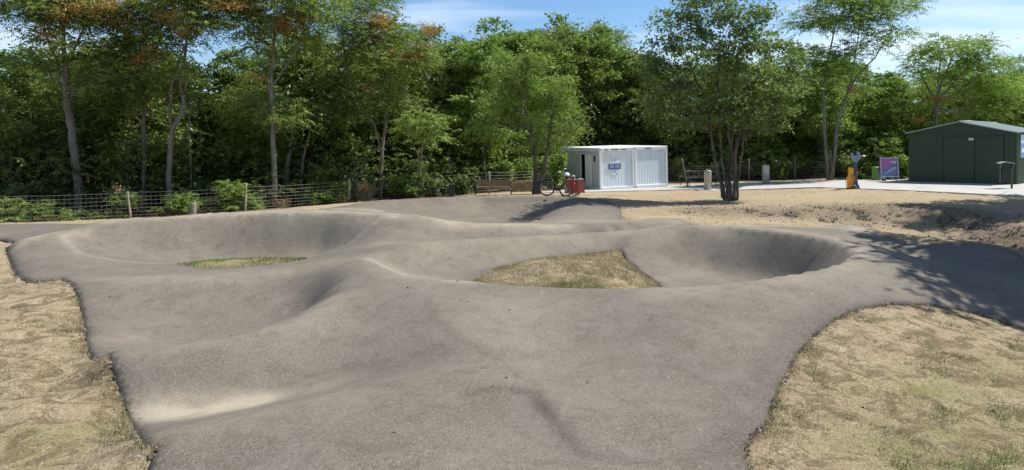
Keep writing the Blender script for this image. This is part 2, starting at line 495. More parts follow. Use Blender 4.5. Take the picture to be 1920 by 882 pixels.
# left foreground
feat([(0, 500, -.18), (60, 560, -.16), (100, 640, -.2), (150, 700, -.26), (190, 800, -.26), (100, 860, -.2), (20, 700, -.2), (0, 460, -.10)])
feat([(-16, 12, -.3), (-20, 20, -.3), (-28, 26, -.6)], True)
# plateau around the tree, ditch wall, pad
feat([(1260, 380, .20), (1365, 379, .26), (1500, 378, .36), (1640, 380, .42), (1800, 386, .44), (1920, 390, .45)])
feat([(1200, 395, .20), (1290, 398, .24), (1380, 392, .30)])
feat([(1490, 388, .36), (1640, 392, .40), (1760, 396, .42), (1900, 402, .42)])
feat([(1350, 412, .14), (1460, 412, .08), (1560, 413, .05), (1660, 417, .04), (1740, 427, -.06), (1810, 441, -.12), (1870, 456, -.16), (1930, 477, -.2)])
feat([(1650, 430, .16), (1720, 444, .14), (1780, 452, .16)])
feat([(1930, 430, .30), (2000, 440, .3)])
feat([(5.4, 41.5, -.15), (10.5, 43.5, -.1), (3.2, 47, -.2), (12, 38.6, .10), (16.2, 33.5, .48), (16, 41, .22), (21, 40, .42), (23.2, 39, .5), (26.5, 35, .6), (30, 34, .6), (27, 30, .52), (30, 44, .5), (9, 36, .12), (5.5, 35.5, .05), (2, 35.5, .1), (1, 38, 0), (4, 38.5, -.05)], True)
feat([(-60, 40, -.8), (-40, 40, -.7), (-20, 42, -.5), (0, 48, -.2), (20, 52, .2), (40, 50, .5), (60, 40, .5), (-60, 90, -.5), (0, 90, 0), (60, 90, .4), (40, 20, 0), (60, 0, 0), (-50, 0, -.4), (0, -40, 0), (-120, 150, 0), (120, 150, 0), (0, 220, 0), (-200, 0, 0), (200, 0, 0), (-38, 30, -.6)], True)

C = []
LIPS = []
def lip(pts, centre, inner=.15, drop=.15, outer=.22):
    """a crisp built edge: short level strip outside it, steep start of the wall inside it"""
    W = [Vector(px(*p)) for p in pts]; c = Vector(centre)
    dense = []
    for a, b in zip(W[:-1], W[1:]):
        k = max(1, int((b - a).length / .32))
        dense += [a.lerp(b, j / k) for j in range(k)]
    dense.append(W[-1])
    n = len(dense)
    for i, p in enumerate(dense):
        t = (dense[min(i + 1, n - 1)] - dense[max(i - 1, 0)]).to_2d().normalized()
        nn = Vector((-t.y, t.x))
        if nn.dot(c - p.to_2d()) < 0: nn = -nn
        f = min(1, min(i, n - 1 - i) / 3)
        q1 = p.to_2d() + nn * inner; q2 = p.to_2d() - nn * outer
        C.append((p.x, p.y, p.z)); C.append((q1.x, q1.y, p.z - drop * f)); C.append((q2.x, q2.y, p.z + .01))
        LIPS.append((p.x, p.y)); LIPS.append((p.x + nn.x * inner, p.y + nn.y * inner)); LIPS.append((p.x + nn.x * .07, p.y + nn.y * .07))
lip([(115, 439, .30), (180, 425, .40), (260, 416, .46), (350, 409, .50), (450, 403, .54), (560, 400, .56), (650, 401, .56), (740, 405, .52)], (-8, 18.5))
lip([(1310, 424.5, .44), (1370, 427, .46), (1440, 433, .48), (1500, 441, .50), (1550, 450, .50), (1588, 462, .49), (1600, 476, .48), (1580, 492, .46), (1540, 504, .44), (1480, 515, .42), (1400, 528, .40), (1320, 536, .38), (1238, 541, .36)], (4.2, 16.0))
lip([(700, 380.5, .26), (800, 374, .28), (900, 370.5, .30), (1000, 369.5, .34), (1080, 372, .36)], (-1, 26), .25, .16, .3)
lip([(684, 485, .28), (720, 502, .28), (760, 515, .27), (820, 524, .24), (880, 530, .22)], (-1.5, 15.6), .10, .04, .15)
lip([(202, 664, .02), (300, 652, .05), (437, 630, .11), (546, 602, .17), (640, 556, .25)], (-5, 12.6), .12, .05, .12)
lip([(269, 834, 0), (350, 806, .03), (480, 776, .07), (640, 742, .11)], (-3, 8.6), .10, .04, .12)
lip([(850, 744, .09), (940, 727, .10), (1000, 735, .09), (1040, 782, .06), (1088, 852, .02)], px(850, 850, 0)[:2], .12, .045, .14)
for pl in L:
    for i in range(len(pl)):
        C.append(pl[i])
        if i + 1 < len(pl):
            a, b = np.array(pl[i]), np.array(pl[i + 1])
            dd = np.hypot(*(b - a)[:2])
            if dd < 8:
                n = int(dd / 0.7)
                for k in range(1, n + 1):
                    C.append(tuple(a + (b - a) * k / (n + 1)))
C = np.array(C)
# merge near-duplicates: points of the crisp lips come first and win
keep = []
KA = np.empty((0, 2))
NL = len(LIPS)
for i in range(len(C)):
    lim = 0.006 if i < NL else 0.05
    if len(keep) == 0 or np.min(((C[keep][:, :2] - C[i, :2]) ** 2).sum(1)) > lim: keep.append(i)
C = C[keep]
CS = 0.05
def kern(dx, dy): return -np.sqrt(dx * dx + dy * dy + CS * CS)
n_ = len(C)
A_ = np.zeros((n_ + 3, n_ + 3))
A_[:n_, :n_] = kern(C[:, None, 0] - C[None, :, 0], C[:, None, 1] - C[None, :, 1]) + 0.002 * np.eye(n_)
A_[:n_, n_] = 1; A_[:n_, n_ + 1] = C[:, 0]; A_[:n_, n_ + 2] = C[:, 1]; A_[n_:, :n_] = A_[:n_, n_:].T
W_ = np.linalg.solve(A_, np.concatenate([C[:, 2], [0, 0, 0]]))
def Z(x, y):
    x = np.atleast_1d(np.asarray(x, float)); y = np.atleast_1d(np.asarray(y, float))
    out = np.empty(x.shape)
    fx, fy, fo = x.ravel(), y.ravel(), out.ravel()
    c32 = C.astype(np.float32); w = W_[:n_].astype(np.float32)
    for s in range(0, len(fx), 20000):
        a, b = fx[s:s + 20000].astype(np.float32), fy[s:s + 20000].astype(np.float32)
        fo[s:s + 20000] = kern32(a, b, c32) @ w + W_[n_] + W_[n_ + 1] * a + W_[n_ + 2] * b
    return fo.reshape(x.shape)
def kern32(a, b, c):
    dx = a[:, None] - c[None, :, 0]; dy = b[:, None] - c[None, :, 1]
    return -np.sqrt(dx * dx + dy * dy + np.float32(CS * CS))
def z1(x, y): return float(Z(x, y)[0])

# ------------------------------------------------------------------ track outline and islands (world XY)
def outline(pts, jit=0.0, step=0.12, seed=1):
    W = [Vector(px(*p)[:2]) if len(p) == 3 else Vector(p) for p in pts]
    r = random.Random(seed); out = []
    n = len(W)
    for i in range(n):
        p0, p1, p2, p3 = W[i - 1], W[i], W[(i + 1) % n], W[(i + 2) % n]
        dd = (p2 - p1).length
        k = max(2, int(dd / (step * (0.5 + 0.09 * max(p1.y, 3)))))
        for j in range(k):
            t = j / k
            if dd > 6 or len(pts[i]) == 2: q = p1.lerp(p2, t)
            else:
                q = 0.5 * ((2 * p1) + (p2 - p0) * t + (2 * p0 - 5 * p1 + 4 * p2 - p3) * t * t + (3 * p1 - p0 - 3 * p2 + p3) * t ** 3)
            nn = mnoise.noise(Vector((q.x * 2.3, q.y * 2.3, seed))) + 0.6 * mnoise.noise(Vector((q.x * 9, q.y * 9, seed)))
            q = q + Vector((nn, r.uniform(-.5, .5))) * jit
            out.append((q.x, q.y))
    return out
OUT = outline([(276, 882, -.10), (269, 834, -.02), (239, 768, -.30), (212, 690, -.05), (202, 664, 0.0), (168, 655, -.2), (156, 600, -.34), (139, 548, -.15), (113, 521, 0.0), (41, 519, -.08),
               (18, 485, -.08), (12, 464, -.05), (34, 449.5, .18), (0, 449, -.05), (-80, 452, -.1), (-30., 19.5), (-32., 23.5), (-80, 422, -.18), (0, 421, -.12), (100, 419.5, -.02), (200, 415.5, .28), (350, 405, .46),
               (450, 399.5, .46), (560, 395.5, .48), (600, 391.5, .36), (650, 383, .27), (700, 377, .2), (800, 371, .24), (900, 368, .28), (1000, 367.2, .32), (1060, 368, .34), (1125, 373, .34),
               (1162, 390, .25), (1166, 404, .18), (1185, 412, .22), (1255, 407, .30), (1285, 414, .30), (1320, 419.5, .40), (1380, 419.5, .42), (1430, 417, .42), (1470, 421.5, .44), (1540, 421, .42), (1615, 420, .38),
               (1655, 438, .38), (1700, 457, .32), (1790, 456.5, .36), (1850, 455.5, .38), (1890, 466, .32), (1925, 487, .18), (2010, 508, .0), (16., 14.8), (16., 9.5), (2060, 642, -.4), (1920, 613, -.28), (1830, 586, -.10),
               (1740, 569, .08), (1650, 569.5, .13), (1580, 588, .10), (1510, 641, .04), (1460, 721, 0), (1438, 782, -.01), (1405, 882, -.02), (2.3, 3.0), (1.6, -6.0), (-3.6, -6.0), (-3.4, 3.0)], 0.025, seed=3)
ISL_A = outline([(332, 495, -.40), (400, 487, -.40), (500, 482.5, -.38), (575, 483.5, -.34), (540, 491, -.32), (450, 500, -.34), (385, 503, -.36)], 0.03, seed=5)
ISL_D = outline([(890, 527, -.06), (925, 506, -.05), (975, 490, -.05), (1050, 480, -.08), (1110, 474, -.10), (1145, 470, -.12), (1160, 474, -.16), (1184, 492, -.26), (1218, 520, -.32), (1240, 541, -.36), (2.9, 14.1), (1.2, 13.9), (0., 13.8)], 0.025, seed=8)
ISL_S = outline([(984, 421, -.3), (1000, 417, -.28), (1012, 418, -.2), (1000, 422, -.2)], 0.02, seed=9)
POLYS = [OUT, ISL_A, ISL_D, ISL_S]

def inside(poly, x, y):
    P = np.array(poly); r = np.zeros(x.shape, bool)
    x1, y1 = P[:, 0], P[:, 1]; x2, y2 = np.roll(x1, -1), np.roll(y1, -1)
    for a, b, c, d in zip(x1, y1, x2, y2):
        if b == d: continue
        cond = ((b > y) != (d > y)) & (x < (c - a) * (y - b) / (d - b) + a)
        r ^= cond
    return r
def dist_poly(poly, x, y):
    P = np.array(poly); out = np.full(x.shape, 1e9)
    for i in range(len(P)):
        a, b = P[i], P[(i + 1) % len(P)]
        e = b - a; l2 = e @ e
        if l2 < 1e-12: continue
        t = np.clip(((x - a[0]) * e[0] + (y - a[1]) * e[1]) / l2, 0, 1)
        np.minimum(out, (x - a[0] - t * e[0]) ** 2 + (y - a[1] - t * e[1]) ** 2, out=out)
    return np.sqrt(out)
def on_track(x, y):
    return inside(OUT, x, y) & ~inside(ISL_A, x, y) & ~inside(ISL_D, x, y) & ~inside(ISL_S, x, y)
def seg_field(lines, x, y, width):
    """1 on the polylines, falling to 0 at width"""
    out = np.zeros(x.shape)
    for pl, w in lines:
        for i in range(len(pl) - 1):
            a, b = np.array(pl[i][:2]), np.array(pl[i + 1][:2]); e = b - a
            t = np.clip(((x - a[0]) * e[0] + (y - a[1]) * e[1]) / max(e @ e, 1e-9), 0, 1)
            d2 = (x - a[0] - t * e[0]) ** 2 + (y - a[1] - t * e[1]) ** 2
            np.maximum(out, w * np.exp(-d2 / width ** 2), out=out)
    return out
def vnoise(x, y, s, seed=0.0, oct=3):
    """cheap smooth value noise on arrays"""
    tot = np.zeros(x.shape); amp = 1.0; nrm = 0
    for o in range(oct):
        X, Y = x * s + seed * 17.3 + 100, y * s + seed * 9.1 + 100
        xi, yi = np.floor(X), np.floor(Y); fx, fy = X - xi, Y - yi
        fx = fx * fx * (3 - 2 * fx); fy = fy * fy * (3 - 2 * fy)
        def h(a, b):
            t = np.sin(a * 127.1 + b * 311.7 + seed * 7.7) * 43758.5453
            return t - np.floor(t)
        v = (h(xi, yi) * (1 - fx) + h(xi + 1, yi) * fx) * (1 - fy) + (h(xi, yi + 1) * (1 - fx) + h(xi + 1, yi + 1) * fx) * fy
        tot += (v * 2 - 1) * amp; nrm += amp; amp *= 0.5; s *= 2.1
    return tot / nrm

def set_attr(me, name, vals):
    a = me.attributes.new(name, 'FLOAT', 'POINT'); a.data.foreach_set('value', np.asarray(vals, dtype=np.float32))

# ---- ground sheet
ys = [-40., -25., -14., -8., -5., -3., -1.5, 0., 1., 2., 2.8]
while ys[-1] < 60: ys.append(ys[-1] + 0.0075 * (ys[-1] + 3.5))
while ys[-1] < 900: ys.append(ys[-1] * 1.12)
ys = np.array(ys)
s_ = np.concatenate([np.array([-9, -5, -3, -2.2, -1.7]), np.linspace(-1.35, 1.35, 430), np.array([1.7, 2.2, 3, 5, 9])])
GX = s_[None, :] * (np.maximum(ys, 0)[:, None] * 0.86 + 5.5); GY = np.repeat(ys[:, None], len(s_), 1)
gx, gy = GX.ravel(), GY.ravel()
gz = Z(gx, gy)
near = (np.abs(gx) < 34) & (gy > -8) & (gy < 34)
ont = np.zeros(gx.shape, bool); ont[near] = on_track(gx[near], gy[near])
dt = np.full(gx.shape, 9.0)
for P_ in POLYS:
    dt[near] = np.minimum(dt[near], dist_poly(P_, gx[near], gy[near]))
far_k = np.clip((np.hypot(gx, gy) - 90) / 60, 0, 1)
gz = gz * (1 - far_k) + 0.0 * far_k
away = np.clip(dt / 0.5, 0, 1)
lump = vnoise(gx, gy, 1.5, 1, 4) * 0.04 + vnoise(gx, gy, 6.0, 2, 4) * 0.034
# masks
gravel = np.clip(seg_field([([px(1330, 398, .2), px(1480, 400, .2), px(1600, 402, .2), px(1700, 406, .1), px(1790, 414, .1), px(1860, 432, 0), px(1930, 462, 0)], 1.0)], gx, gy, 1.25), 0, 1)
gravel *= np.clip(.95 + .6 * vnoise(gx, gy, .8, 51, 3), 0, 1)
gravel = np.maximum(gravel, np.clip(seg_field([([px(1860, 440, .1), px(1960, 450, .1)], 1.0)], gx, gy, 1.6), 0, 1))
off = np.where(ont, -0.10, -0.026 + away * (lump + 0.03))
off += gravel * ~ont * (vnoise(gx, gy, 3.0, 4, 5) * 0.13 + .0)
gz2 = gz + off
green = np.clip(vnoise(gx, gy, .55, 6, 3) * 1.2 + vnoise(gx, gy, 3.0, 7, 3) * .8 - .15, 0, 1)
gpatch = seg_field([([px(1690, 720, 0), px(1780, 700, 0), px(1900, 660, 0)], .9), ([px(1780, 790, 0), px(1900, 760, 0)], 1.0), ([px(1640, 830, 0), px(1900, 840, 0)], 1.1), ([px(0, 830, -.2), px(120, 840, -.2), px(215, 790, -.2)], .75), ([px(400, 494, -.36), px(545, 487, -.36)], 1.2),
                    ([px(1790, 449, .1), px(1850, 450, .1)], .9), ([px(1310, 414, .2), px(1360, 410, .2)], .8), ([px(1040, 534, -.05), px(1130, 536, -.1)], 1.2), ([px(1210, 398, .2), px(1240, 401, .2)], .8)], gx, gy, .55)
green = np.clip(gpatch * (.55 + .6 * green) + green * .16 * (gy < 14), 0, 1)
fl = np.interp(gx, [-60, -23, -17, -9, -4, 0, 3, 8, 13, 17, 24, 32], [25, 27.5, 31, 34.5, 36.0, 40.5, 48, 50, 46, 44, 45, 47])
litter = np.clip((gy - fl) / 1.6 + vnoise(gx, gy, .8, 8, 3) * .4, 0, 1)
bare = np.clip(vnoise(gx, gy, .35, 11, 4) * 1.4 + .35, 0, 1) * np.clip((gy - 14) / 6, 0, 1)
idx = np.arange(len(gx)).reshape(GX.shape)
q = np.stack([idx[:-1, :-1], idx[:-1, 1:], idx[1:, 1:], idx[1:, :-1]], -1).reshape(-1, 4)
gme = np_mesh('ground', np.stack([gx, gy, gz2], -1), q, True)
for nm, vals in (('green', green), ('gravel', gravel), ('litter', litter), ('bare', bare), ('nearby', np.clip((20 - gy) / 6, 0.15, 1))): set_attr(gme, nm, vals)

m, nt, b, out = mat_new('dry ground')
co = ncoord(nt)
fine = nnoise(nt, 30, 8, 0.72, co, 0.6); mid = nnoise(nt, 3.2, 6, 0.6, co, .5); big = nnoise(nt, 0.5, 4, 0.5, co); vf = nnoise(nt, 110, 5, .75, co)
straw = nramp(nt, fine, [(0.36, (0.14, 0.10, 0.06)), (0.5, (0.33, 0.265, 0.17)), (0.66, (0.52, 0.44, 0.31))])
straw = nmix(nt, nramp(nt, mid, [(0.40, 0.0), (0.62, 0.75)]), straw, (0.30, 0.225, 0.14))
straw = nmix(nt, nmath(nt, 'MULTIPLY', nattr(nt, 'bare'), 0.65), straw, nramp(nt, nmath(nt, 'ADD', nmath(nt, 'MULTIPLY', mid, .5), nmath(nt, 'MULTIPLY', vf, .5)), [(0.4, (0.32, 0.25, 0.155)), (0.6, (0.47, 0.38, 0.25))]))
gr = nramp(nt, fine, [(0.35, (0.10, 0.12, 0.035)), (0.65, (0.26, 0.26, 0.09))])
cl = nnoise(nt, 2.2, 7, 0.68, co, 1.2)
straw = nmix(nt, nmath(nt, 'MULTIPLY', nramp(nt, cl, [(0.47, 0.0), (0.56, 0.9)]), nattr(nt, 'nearby')), straw, nramp(nt, fine, [(0.38, (0.085, 0.062, 0.034)), (0.62, (0.24, 0.185, 0.11))]))
c = nmix(nt, nmath(nt, 'MULTIPLY', nmath(nt, 'MULTIPLY', nattr(nt, 'green'), nramp(nt, cl, [(.42, 1.0), (.58, .15)])), 0.8), straw, gr)
vor = nt.nodes.new('ShaderNodeTexVoronoi'); vor.inputs['Scale'].default_value = 11; nt.links.new(co, vor.inputs['Vector'])
gv = nramp(nt, nmath(nt, 'ADD', nmath(nt, 'MULTIPLY', vor.outputs['Distance'], .7), nmath(nt, 'MULTIPLY', fine, .5)), [(0.3, (0.04, 0.030, 0.020)), (0.6, (0.12, 0.094, 0.066)), (0.85, (0.21, 0.17, 0.125))])
c = nmix(nt, nmath(nt, 'MULTIPLY', nattr(nt, 'gravel'), .9), c, gv)
lt = nramp(nt, fine, [(0.35, (0.025, 0.02, 0.013)), (0.65, (0.10, 0.075, 0.045))])
c = nmix(nt, nattr(nt, 'litter'), c, lt)
nt.links.new(c, b.inputs['Base Color']); b.inputs['Roughness'].default_value = 0.95; b.inputs['Specular IOR Level'].default_value = 0.15
nbump(nt, b, nmath(nt, 'ADD', fine, nmath(nt, 'MULTIPLY', mid, 1.2)), 0.9, 0.035)
M['ground'] = m
ground = link_mesh('ground', gme, m)
tag(ground, kind='structure')

# ---- asphalt track
pts = []; edges = []
for P_ in POLYS:
    s0 = len(pts); pts += [Vector(p) for p in P_]
    edges += [(s0 + i, s0 + (i + 1) % len(P_)) for i in range(len(P_))]
nb = len(pts)
ty = [-6., -4., -2., 0., 1.5, 3.0]
while ty[-1] < 34: ty.append(ty[-1] + 0.0085 * (ty[-1] + 4))
tx = np.linspace(-1.3, 1.3, 360)
TX = tx[None, :] * (np.maximum(np.array(ty), 0)[:, None] * .78 + 5.5); TY = np.repeat(np.array(ty)[:, None], len(tx), 1)
TX = TX + rng.uniform(-.2, .2, TX.shape) * 0.0072 * (TY * .78 + 5.5); TY = TY + rng.uniform(-.2, .2, TY.shape) * .0085 * (np.maximum(TY, 0) + 4)
ax, ay = TX.ravel(), TY.ravel()
k = on_track(ax, ay); ax, ay = ax[k], ay[k]
dd = np.full(ax.shape, 9.0)
for P_ in POLYS: dd = np.minimum(dd, dist_poly(P_, ax, ay))
k = dd > 0.02 + 0.003 * ay; ax, ay = ax[k], ay[k]
pts += [Vector((float(a), float(b))) for a, b in zip(ax, ay)]
lp = []
for k_ in range(0, len(LIPS) - 3, 3):
    for o_ in range(3):
        a_, b_ = Vector(LIPS[k_ + o_]), Vector(LIPS[k_ + 3 + o_])
        if (b_ - a_).length < .6: lp += [a_, a_.lerp(b_, .33), a_.lerp(b_, .66)]
lx_ = np.array([p.x for p in lp]); ly_ = np.array([p.y for p in lp])
ok_ = on_track(lx_, ly_) & (np.min([dist_poly(P_, lx_, ly_) for P_ in POLYS], axis=0) > .06)
pts += [p for p, k in zip(lp, ok_) if k]
rv, re_, rf, *_ = delaunay_2d_cdt(pts, edges, [], 0, 1e-5)
tv = np.array([(p.x, p.y) for p in rv]); tf = np.array([f for f in rf if len(f) == 3])
ce = tv[tf].mean(1)
tf = tf[on_track(ce[:, 0], ce[:, 1])]
tz = Z(tv[:, 0], tv[:, 1])
de = np.full(len(tv), 9.0)
for P_ in POLYS: de = np.minimum(de, dist_poly(P_, tv[:, 0], tv[:, 1]))
tz = tz + vnoise(tv[:, 0], tv[:, 1], .9, 3, 3) * 0.012 - 0.015 * np.exp(-de / .04)
V3 = np.column_stack([tv, tz])
# skirt along the open edge
from collections import Counter
a_ = np.sort(np.concatenate([tf[:, [0, 1]], tf[:, [1, 2]], tf[:, [2, 0]]]), 1)
dirs = np.concatenate([tf[:, [0, 1]], tf[:, [1, 2]], tf[:, [2, 0]]])
key = a_[:, 0].astype(np.int64) * (len(tv) + 1) + a_[:, 1]
uq, inv, cnt = np.unique(key, return_inverse=True, return_counts=True)
be = dirs[cnt[inv] == 1]
low = {}
ex = []; ef = []
for i, j in be:
    for t in (i, j):
        if t not in low:
            low[t] = len(V3) + len(ex); ex.append((V3[t, 0], V3[t, 1], V3[t, 2] - 0.16))
    ef.append((j, i, low[i])); ef.append((j, low[i], low[j]))
V3 = np.concatenate([V3, np.array(ex)]); tf = np.concatenate([tf, np.array(ef)])
de = np.concatenate([de, np.zeros(len(ex))])
tme = np_mesh('pump_track', V3, tf, True)
lx, ly = V3[:, 0], V3[:, 1]
dust_lines = [
    ([px(262, 775, -.3), px(350, 768, -.3), px(470, 752, -.25)], 1.6), ([px(470, 752, -.25), px(600, 722, -.15)], .45),
    ([px(118, 524, 0), px(300, 523, 0), px(420, 520, 0), px(560, 505, .05)], .55), ([px(115, 439, .3), px(60, 447, .2), px(34, 450, .2)], 1.0),
    ([px(740, 403, .54), px(650, 398, .56), px(560, 397, .56), px(450, 400, .54), px(350, 406, .5), px(200, 418, .4)], 1.15),
    ([px(600, 396, .4), px(700, 390, .3), px(790, 404, .4), px(833, 415, .28), px(930, 420, .14), px(1048, 425, .1)], .95),
    ([px(684, 486, .28), px(760, 516, .27), px(880, 531, .2)], .5), ([px(600, 492, .14), px(690, 484, .26), px(800, 512, .3)], .4),
    ([px(202, 663, .02), px(437, 630, .1), px(546, 602, .16), px(640, 556, .24)], .4), ([px(269, 832, 0), px(480, 775, .06), px(640, 742, .1)], .3),
    ([px(1310, 424, .44), px(1440, 429, .47), px(1550, 445, .48), px(1620, 470, .46), px(1560, 512, .41), px(1400, 532, .4), px(1238, 545, .36)], .6),
    ([px(1320, 421, .44), px(1450, 423, .44), px(1600, 424, .42), px(1650, 440, .4)], .95), ([px(700, 455, .1), px(815, 457, .27), px(979, 449, .25), px(1107, 438, .24), px(1253, 425, .26)], .55),
    ([px(1050, 420, .1), px(1180, 413, .24), px(1255, 410, .3), px(1280, 416, .3)], .7), ([px(880, 600, .2), px(930, 640, .15), px(1000, 640, .1), px(960, 580, .2)], .2), ([px(1240, 520, -.4), px(1300, 500, -.4)], .4),
    ([px(180, 640, -.3), px(230, 625, -.3)], .45)]
dust = np.zeros(len(lx))
for pl, w in dust_lines:
    yy = np.mean([p[1] for p in pl])
    dust = np.maximum(dust, seg_field([(pl, min(w, .8) if .9 < w < 1.4 else (w if w > 1.4 else w * .6))], lx, ly, 0.26 + 0.014 * yy))
dust = dust * .75 * (1 + .9 * vnoise(lx, ly, 2.2, 12, 5)) + np.clip(vnoise(lx, ly, .45, 13, 4), 0, 1) * .22
r_ = random.Random(4); scr = []
for _ in range(26):      # tyre scuffs and pale scratches along the riding lines
    u_, v_, z_ = r_.choice([(330, 600, -.3), (480, 580, -.3), (560, 560, -.2), (700, 640, .15), (500, 700, -.05), (820, 600, .2), (1100, 600, .2), (1250, 640, .1), (900, 780, .05), (600, 440, .0), (1400, 480, 0.)])
    a0 = Vector(px(u_ + r_.uniform(-90, 90), v_ + r_.uniform(-30, 30), z_)[:2]); an = r_.uniform(-.5, .9) + (PI / 2 if r_.random() < .4 else 0); L_s = r_.uniform(.3, 1.4)
    scr.append(([tuple(a0), tuple(a0 + Vector((math.cos(an + .1), math.sin(an + .1))) * L_s * .5), tuple(a0 + Vector((math.cos(an), math.sin(an))) * L_s)], r_.uniform(.25, .6)))
strand0 = seg_field(scr, lx, ly, 0.05)
strand = seg_field([(pl, 1.0) for pl in (
    [px(685, 484, .28), px(760, 514, .27), px(880, 529, .22)], [px(115, 440, .3), px(150, 468, .0), px(240, 487, -.3), px(330, 494, -.4)],
    [px(740, 407, .5), px(706, 437, .0), px(633, 465, -.3), px(575, 480, -.3)])], lx, ly, 0.09)
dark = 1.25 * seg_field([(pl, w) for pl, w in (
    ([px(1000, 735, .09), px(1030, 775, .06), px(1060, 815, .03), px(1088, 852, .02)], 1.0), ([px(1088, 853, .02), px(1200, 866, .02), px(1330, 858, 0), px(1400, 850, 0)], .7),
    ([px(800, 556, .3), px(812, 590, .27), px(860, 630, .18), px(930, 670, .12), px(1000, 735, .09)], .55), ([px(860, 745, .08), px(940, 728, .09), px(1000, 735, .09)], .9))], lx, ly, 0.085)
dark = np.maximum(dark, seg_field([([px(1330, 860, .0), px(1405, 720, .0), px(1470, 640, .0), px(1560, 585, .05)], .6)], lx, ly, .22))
dark = np.maximum(dark, .8 * np.clip(seg_field([([px(600, 505, .2), px(570, 530, -.1), px(620, 560, .1)], .7), ([px(700, 640, .2), px(780, 660, .15)], .55), ([px(760, 740, .1), px(950, 760, .05)], .45), ([px(1220, 610, .2), px(1290, 680, .1)], .4)], lx, ly, .55) * (1 + vnoise(lx, ly, 2., 61, 4)), 0, 1))  # shade of turned-away wall and humps put into the colour, plus a brownish patch
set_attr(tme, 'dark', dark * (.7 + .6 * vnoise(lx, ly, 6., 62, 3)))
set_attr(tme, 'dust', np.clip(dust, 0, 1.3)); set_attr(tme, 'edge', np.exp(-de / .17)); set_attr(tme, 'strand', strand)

m, nt, b, out = mat_new('track asphalt')
co = ncoord(nt)
g1 = nnoise(nt, 85, 2, 0.6, co); g2 = nnoise(nt, 24, 6, 0.8, co); pt = nnoise(nt, 1.1, 6, 0.62, co, 0.8); pt2 = nnoise(nt, 4.0, 5, .65, co, .4)
gm = nmath(nt, 'ADD', nmath(nt, 'MULTIPLY', g1, .6), nmath(nt, 'MULTIPLY', g2, .4))
c = nramp(nt, gm, [(0.34, (0.048, 0.040, 0.031)), (0.46, (0.110, 0.095, 0.074)), (0.56, (0.168, 0.147, 0.116)), (0.67, (0.30, 0.268, 0.215))])
c = nmix(nt, nramp(nt, pt, [(0.38, 0.0), (0.67, 0.62)]), c, nmix(nt, 0.55, c, (0.22, 0.195, 0.165)))
c = nmix(nt, nramp(nt, pt2, [(0.33, 0.36), (0.50, 0.0)]), c, (0.078, 0.060, 0.045))
sc2 = nnoise(nt, 3, 4, .6, ncoord(nt, 'Object', (1.0, .25, 1.0)), 1.0)
c = nmix(nt, nramp(nt, sc2, [(0.60, 0.0), (0.74, 0.35)]), c, (0.24, 0.215, 0.18))
du = nmath(nt, 'MULTIPLY', nattr(nt, 'dust'), nmath(nt, 'ADD', nmath(nt, 'ADD', nmath(nt, 'MULTIPLY', gm, 1.8), nmath(nt, 'MULTIPLY', pt2, .9)), -.5))
c = nmix(nt, nmath(nt, 'MINIMUM', du, .92), c, (0.36, 0.315, 0.23))
c = nmix(nt, nmath(nt, 'MULTIPLY', nattr(nt, 'strand'), .45), c, (0.34, 0.305, 0.25))
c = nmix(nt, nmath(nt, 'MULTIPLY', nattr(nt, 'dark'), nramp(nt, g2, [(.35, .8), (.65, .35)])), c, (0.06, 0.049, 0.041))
en = nmath(nt, 'MULTIPLY', nattr(nt, 'edge'), nramp(nt, g2, [(.4, .9), (.6, .3)]))
c = nmix(nt, en, c, (0.05, 0.041, 0.034))
nt.links.new(c, b.inputs['Base Color']); b.inputs['Roughness'].default_value = 0.88; b.inputs['Specular IOR Level'].default_value = 0.3
nbump(nt, b, gm, 0.55, 0.012)
M['asphalt'] = m
track = link_mesh('pump_track', tme, m)
tag(track, kind='structure')

# ---- concrete pad and path, a thin slab following the plateau
def slab(name, poly, mat, up=0.05, down=0.2, step=1.0):
    P = [Vector(p) for p in poly]
    bp = []
    for i, p in enumerate(P):
        q = P[(i + 1) % len(P)]; k = max(1, int((q - p).length / step))
        for j in range(k): bp.append(p.lerp(q, j / k))
    n = len(bp)
    xs = np.array([p.x for p in bp]); ysb = np.array([p.y for p in bp])
    g = [(a, c_) for a in np.arange(xs.min(), xs.max(), step) for c_ in np.arange(ysb.min(), ysb.max(), step)]
    ga = np.array(g); ins = inside([(p.x, p.y) for p in bp], ga[:, 0], ga[:, 1]) & (dist_poly([(p.x, p.y) for p in bp], ga[:, 0], ga[:, 1]) > .3 * step)
    pp = bp + [Vector((float(a), float(c_))) for a, c_ in ga[ins]]
    rv, _, rf, *_ = delaunay_2d_cdt(pp, [(i, (i + 1) % n) for i in range(n)], [], 1, 1e-5)
    v = np.array([(p.x, p.y) for p in rv]); z = Z(v[:, 0], v[:, 1]) + up
    vs = [(a, c_, h) for (a, c_), h in zip(v, z)] + [(bp[i].x, bp[i].y, z[i] - down) for i in range(n)]
    fs = [tuple(f) for f in rf]; o = len(v)
    for i in range(n):
        j = (i + 1) % n; fs.append((i, o + i, o + j, j))
    mb = MB(); mb.add(vs, fs); ob = mb.build(name, mat)
    tag(ob, kind='structure'); return ob
m, nt, b, out = mat_new('pale concrete')
co = ncoord(nt)
n1 = nnoise(nt, 1.2, 6, .6, co); n2 = nnoise(nt, 30, 4, .7, co)
c = nramp(nt, n1, [(0.3, (0.34, 0.335, 0.315)), (0.7, (0.43, 0.425, 0.40))])
c = nmix(nt, nramp(nt, n2, [(0.35, .35), (0.55, 0.0)]), c, (0.34, 0.32, 0.28))
nt.links.new(c, b.inputs['Base Color']); b.inputs['Roughness'].default_value = .85; nbump(nt, b, n2, .3, .01)
M['concrete'] = m
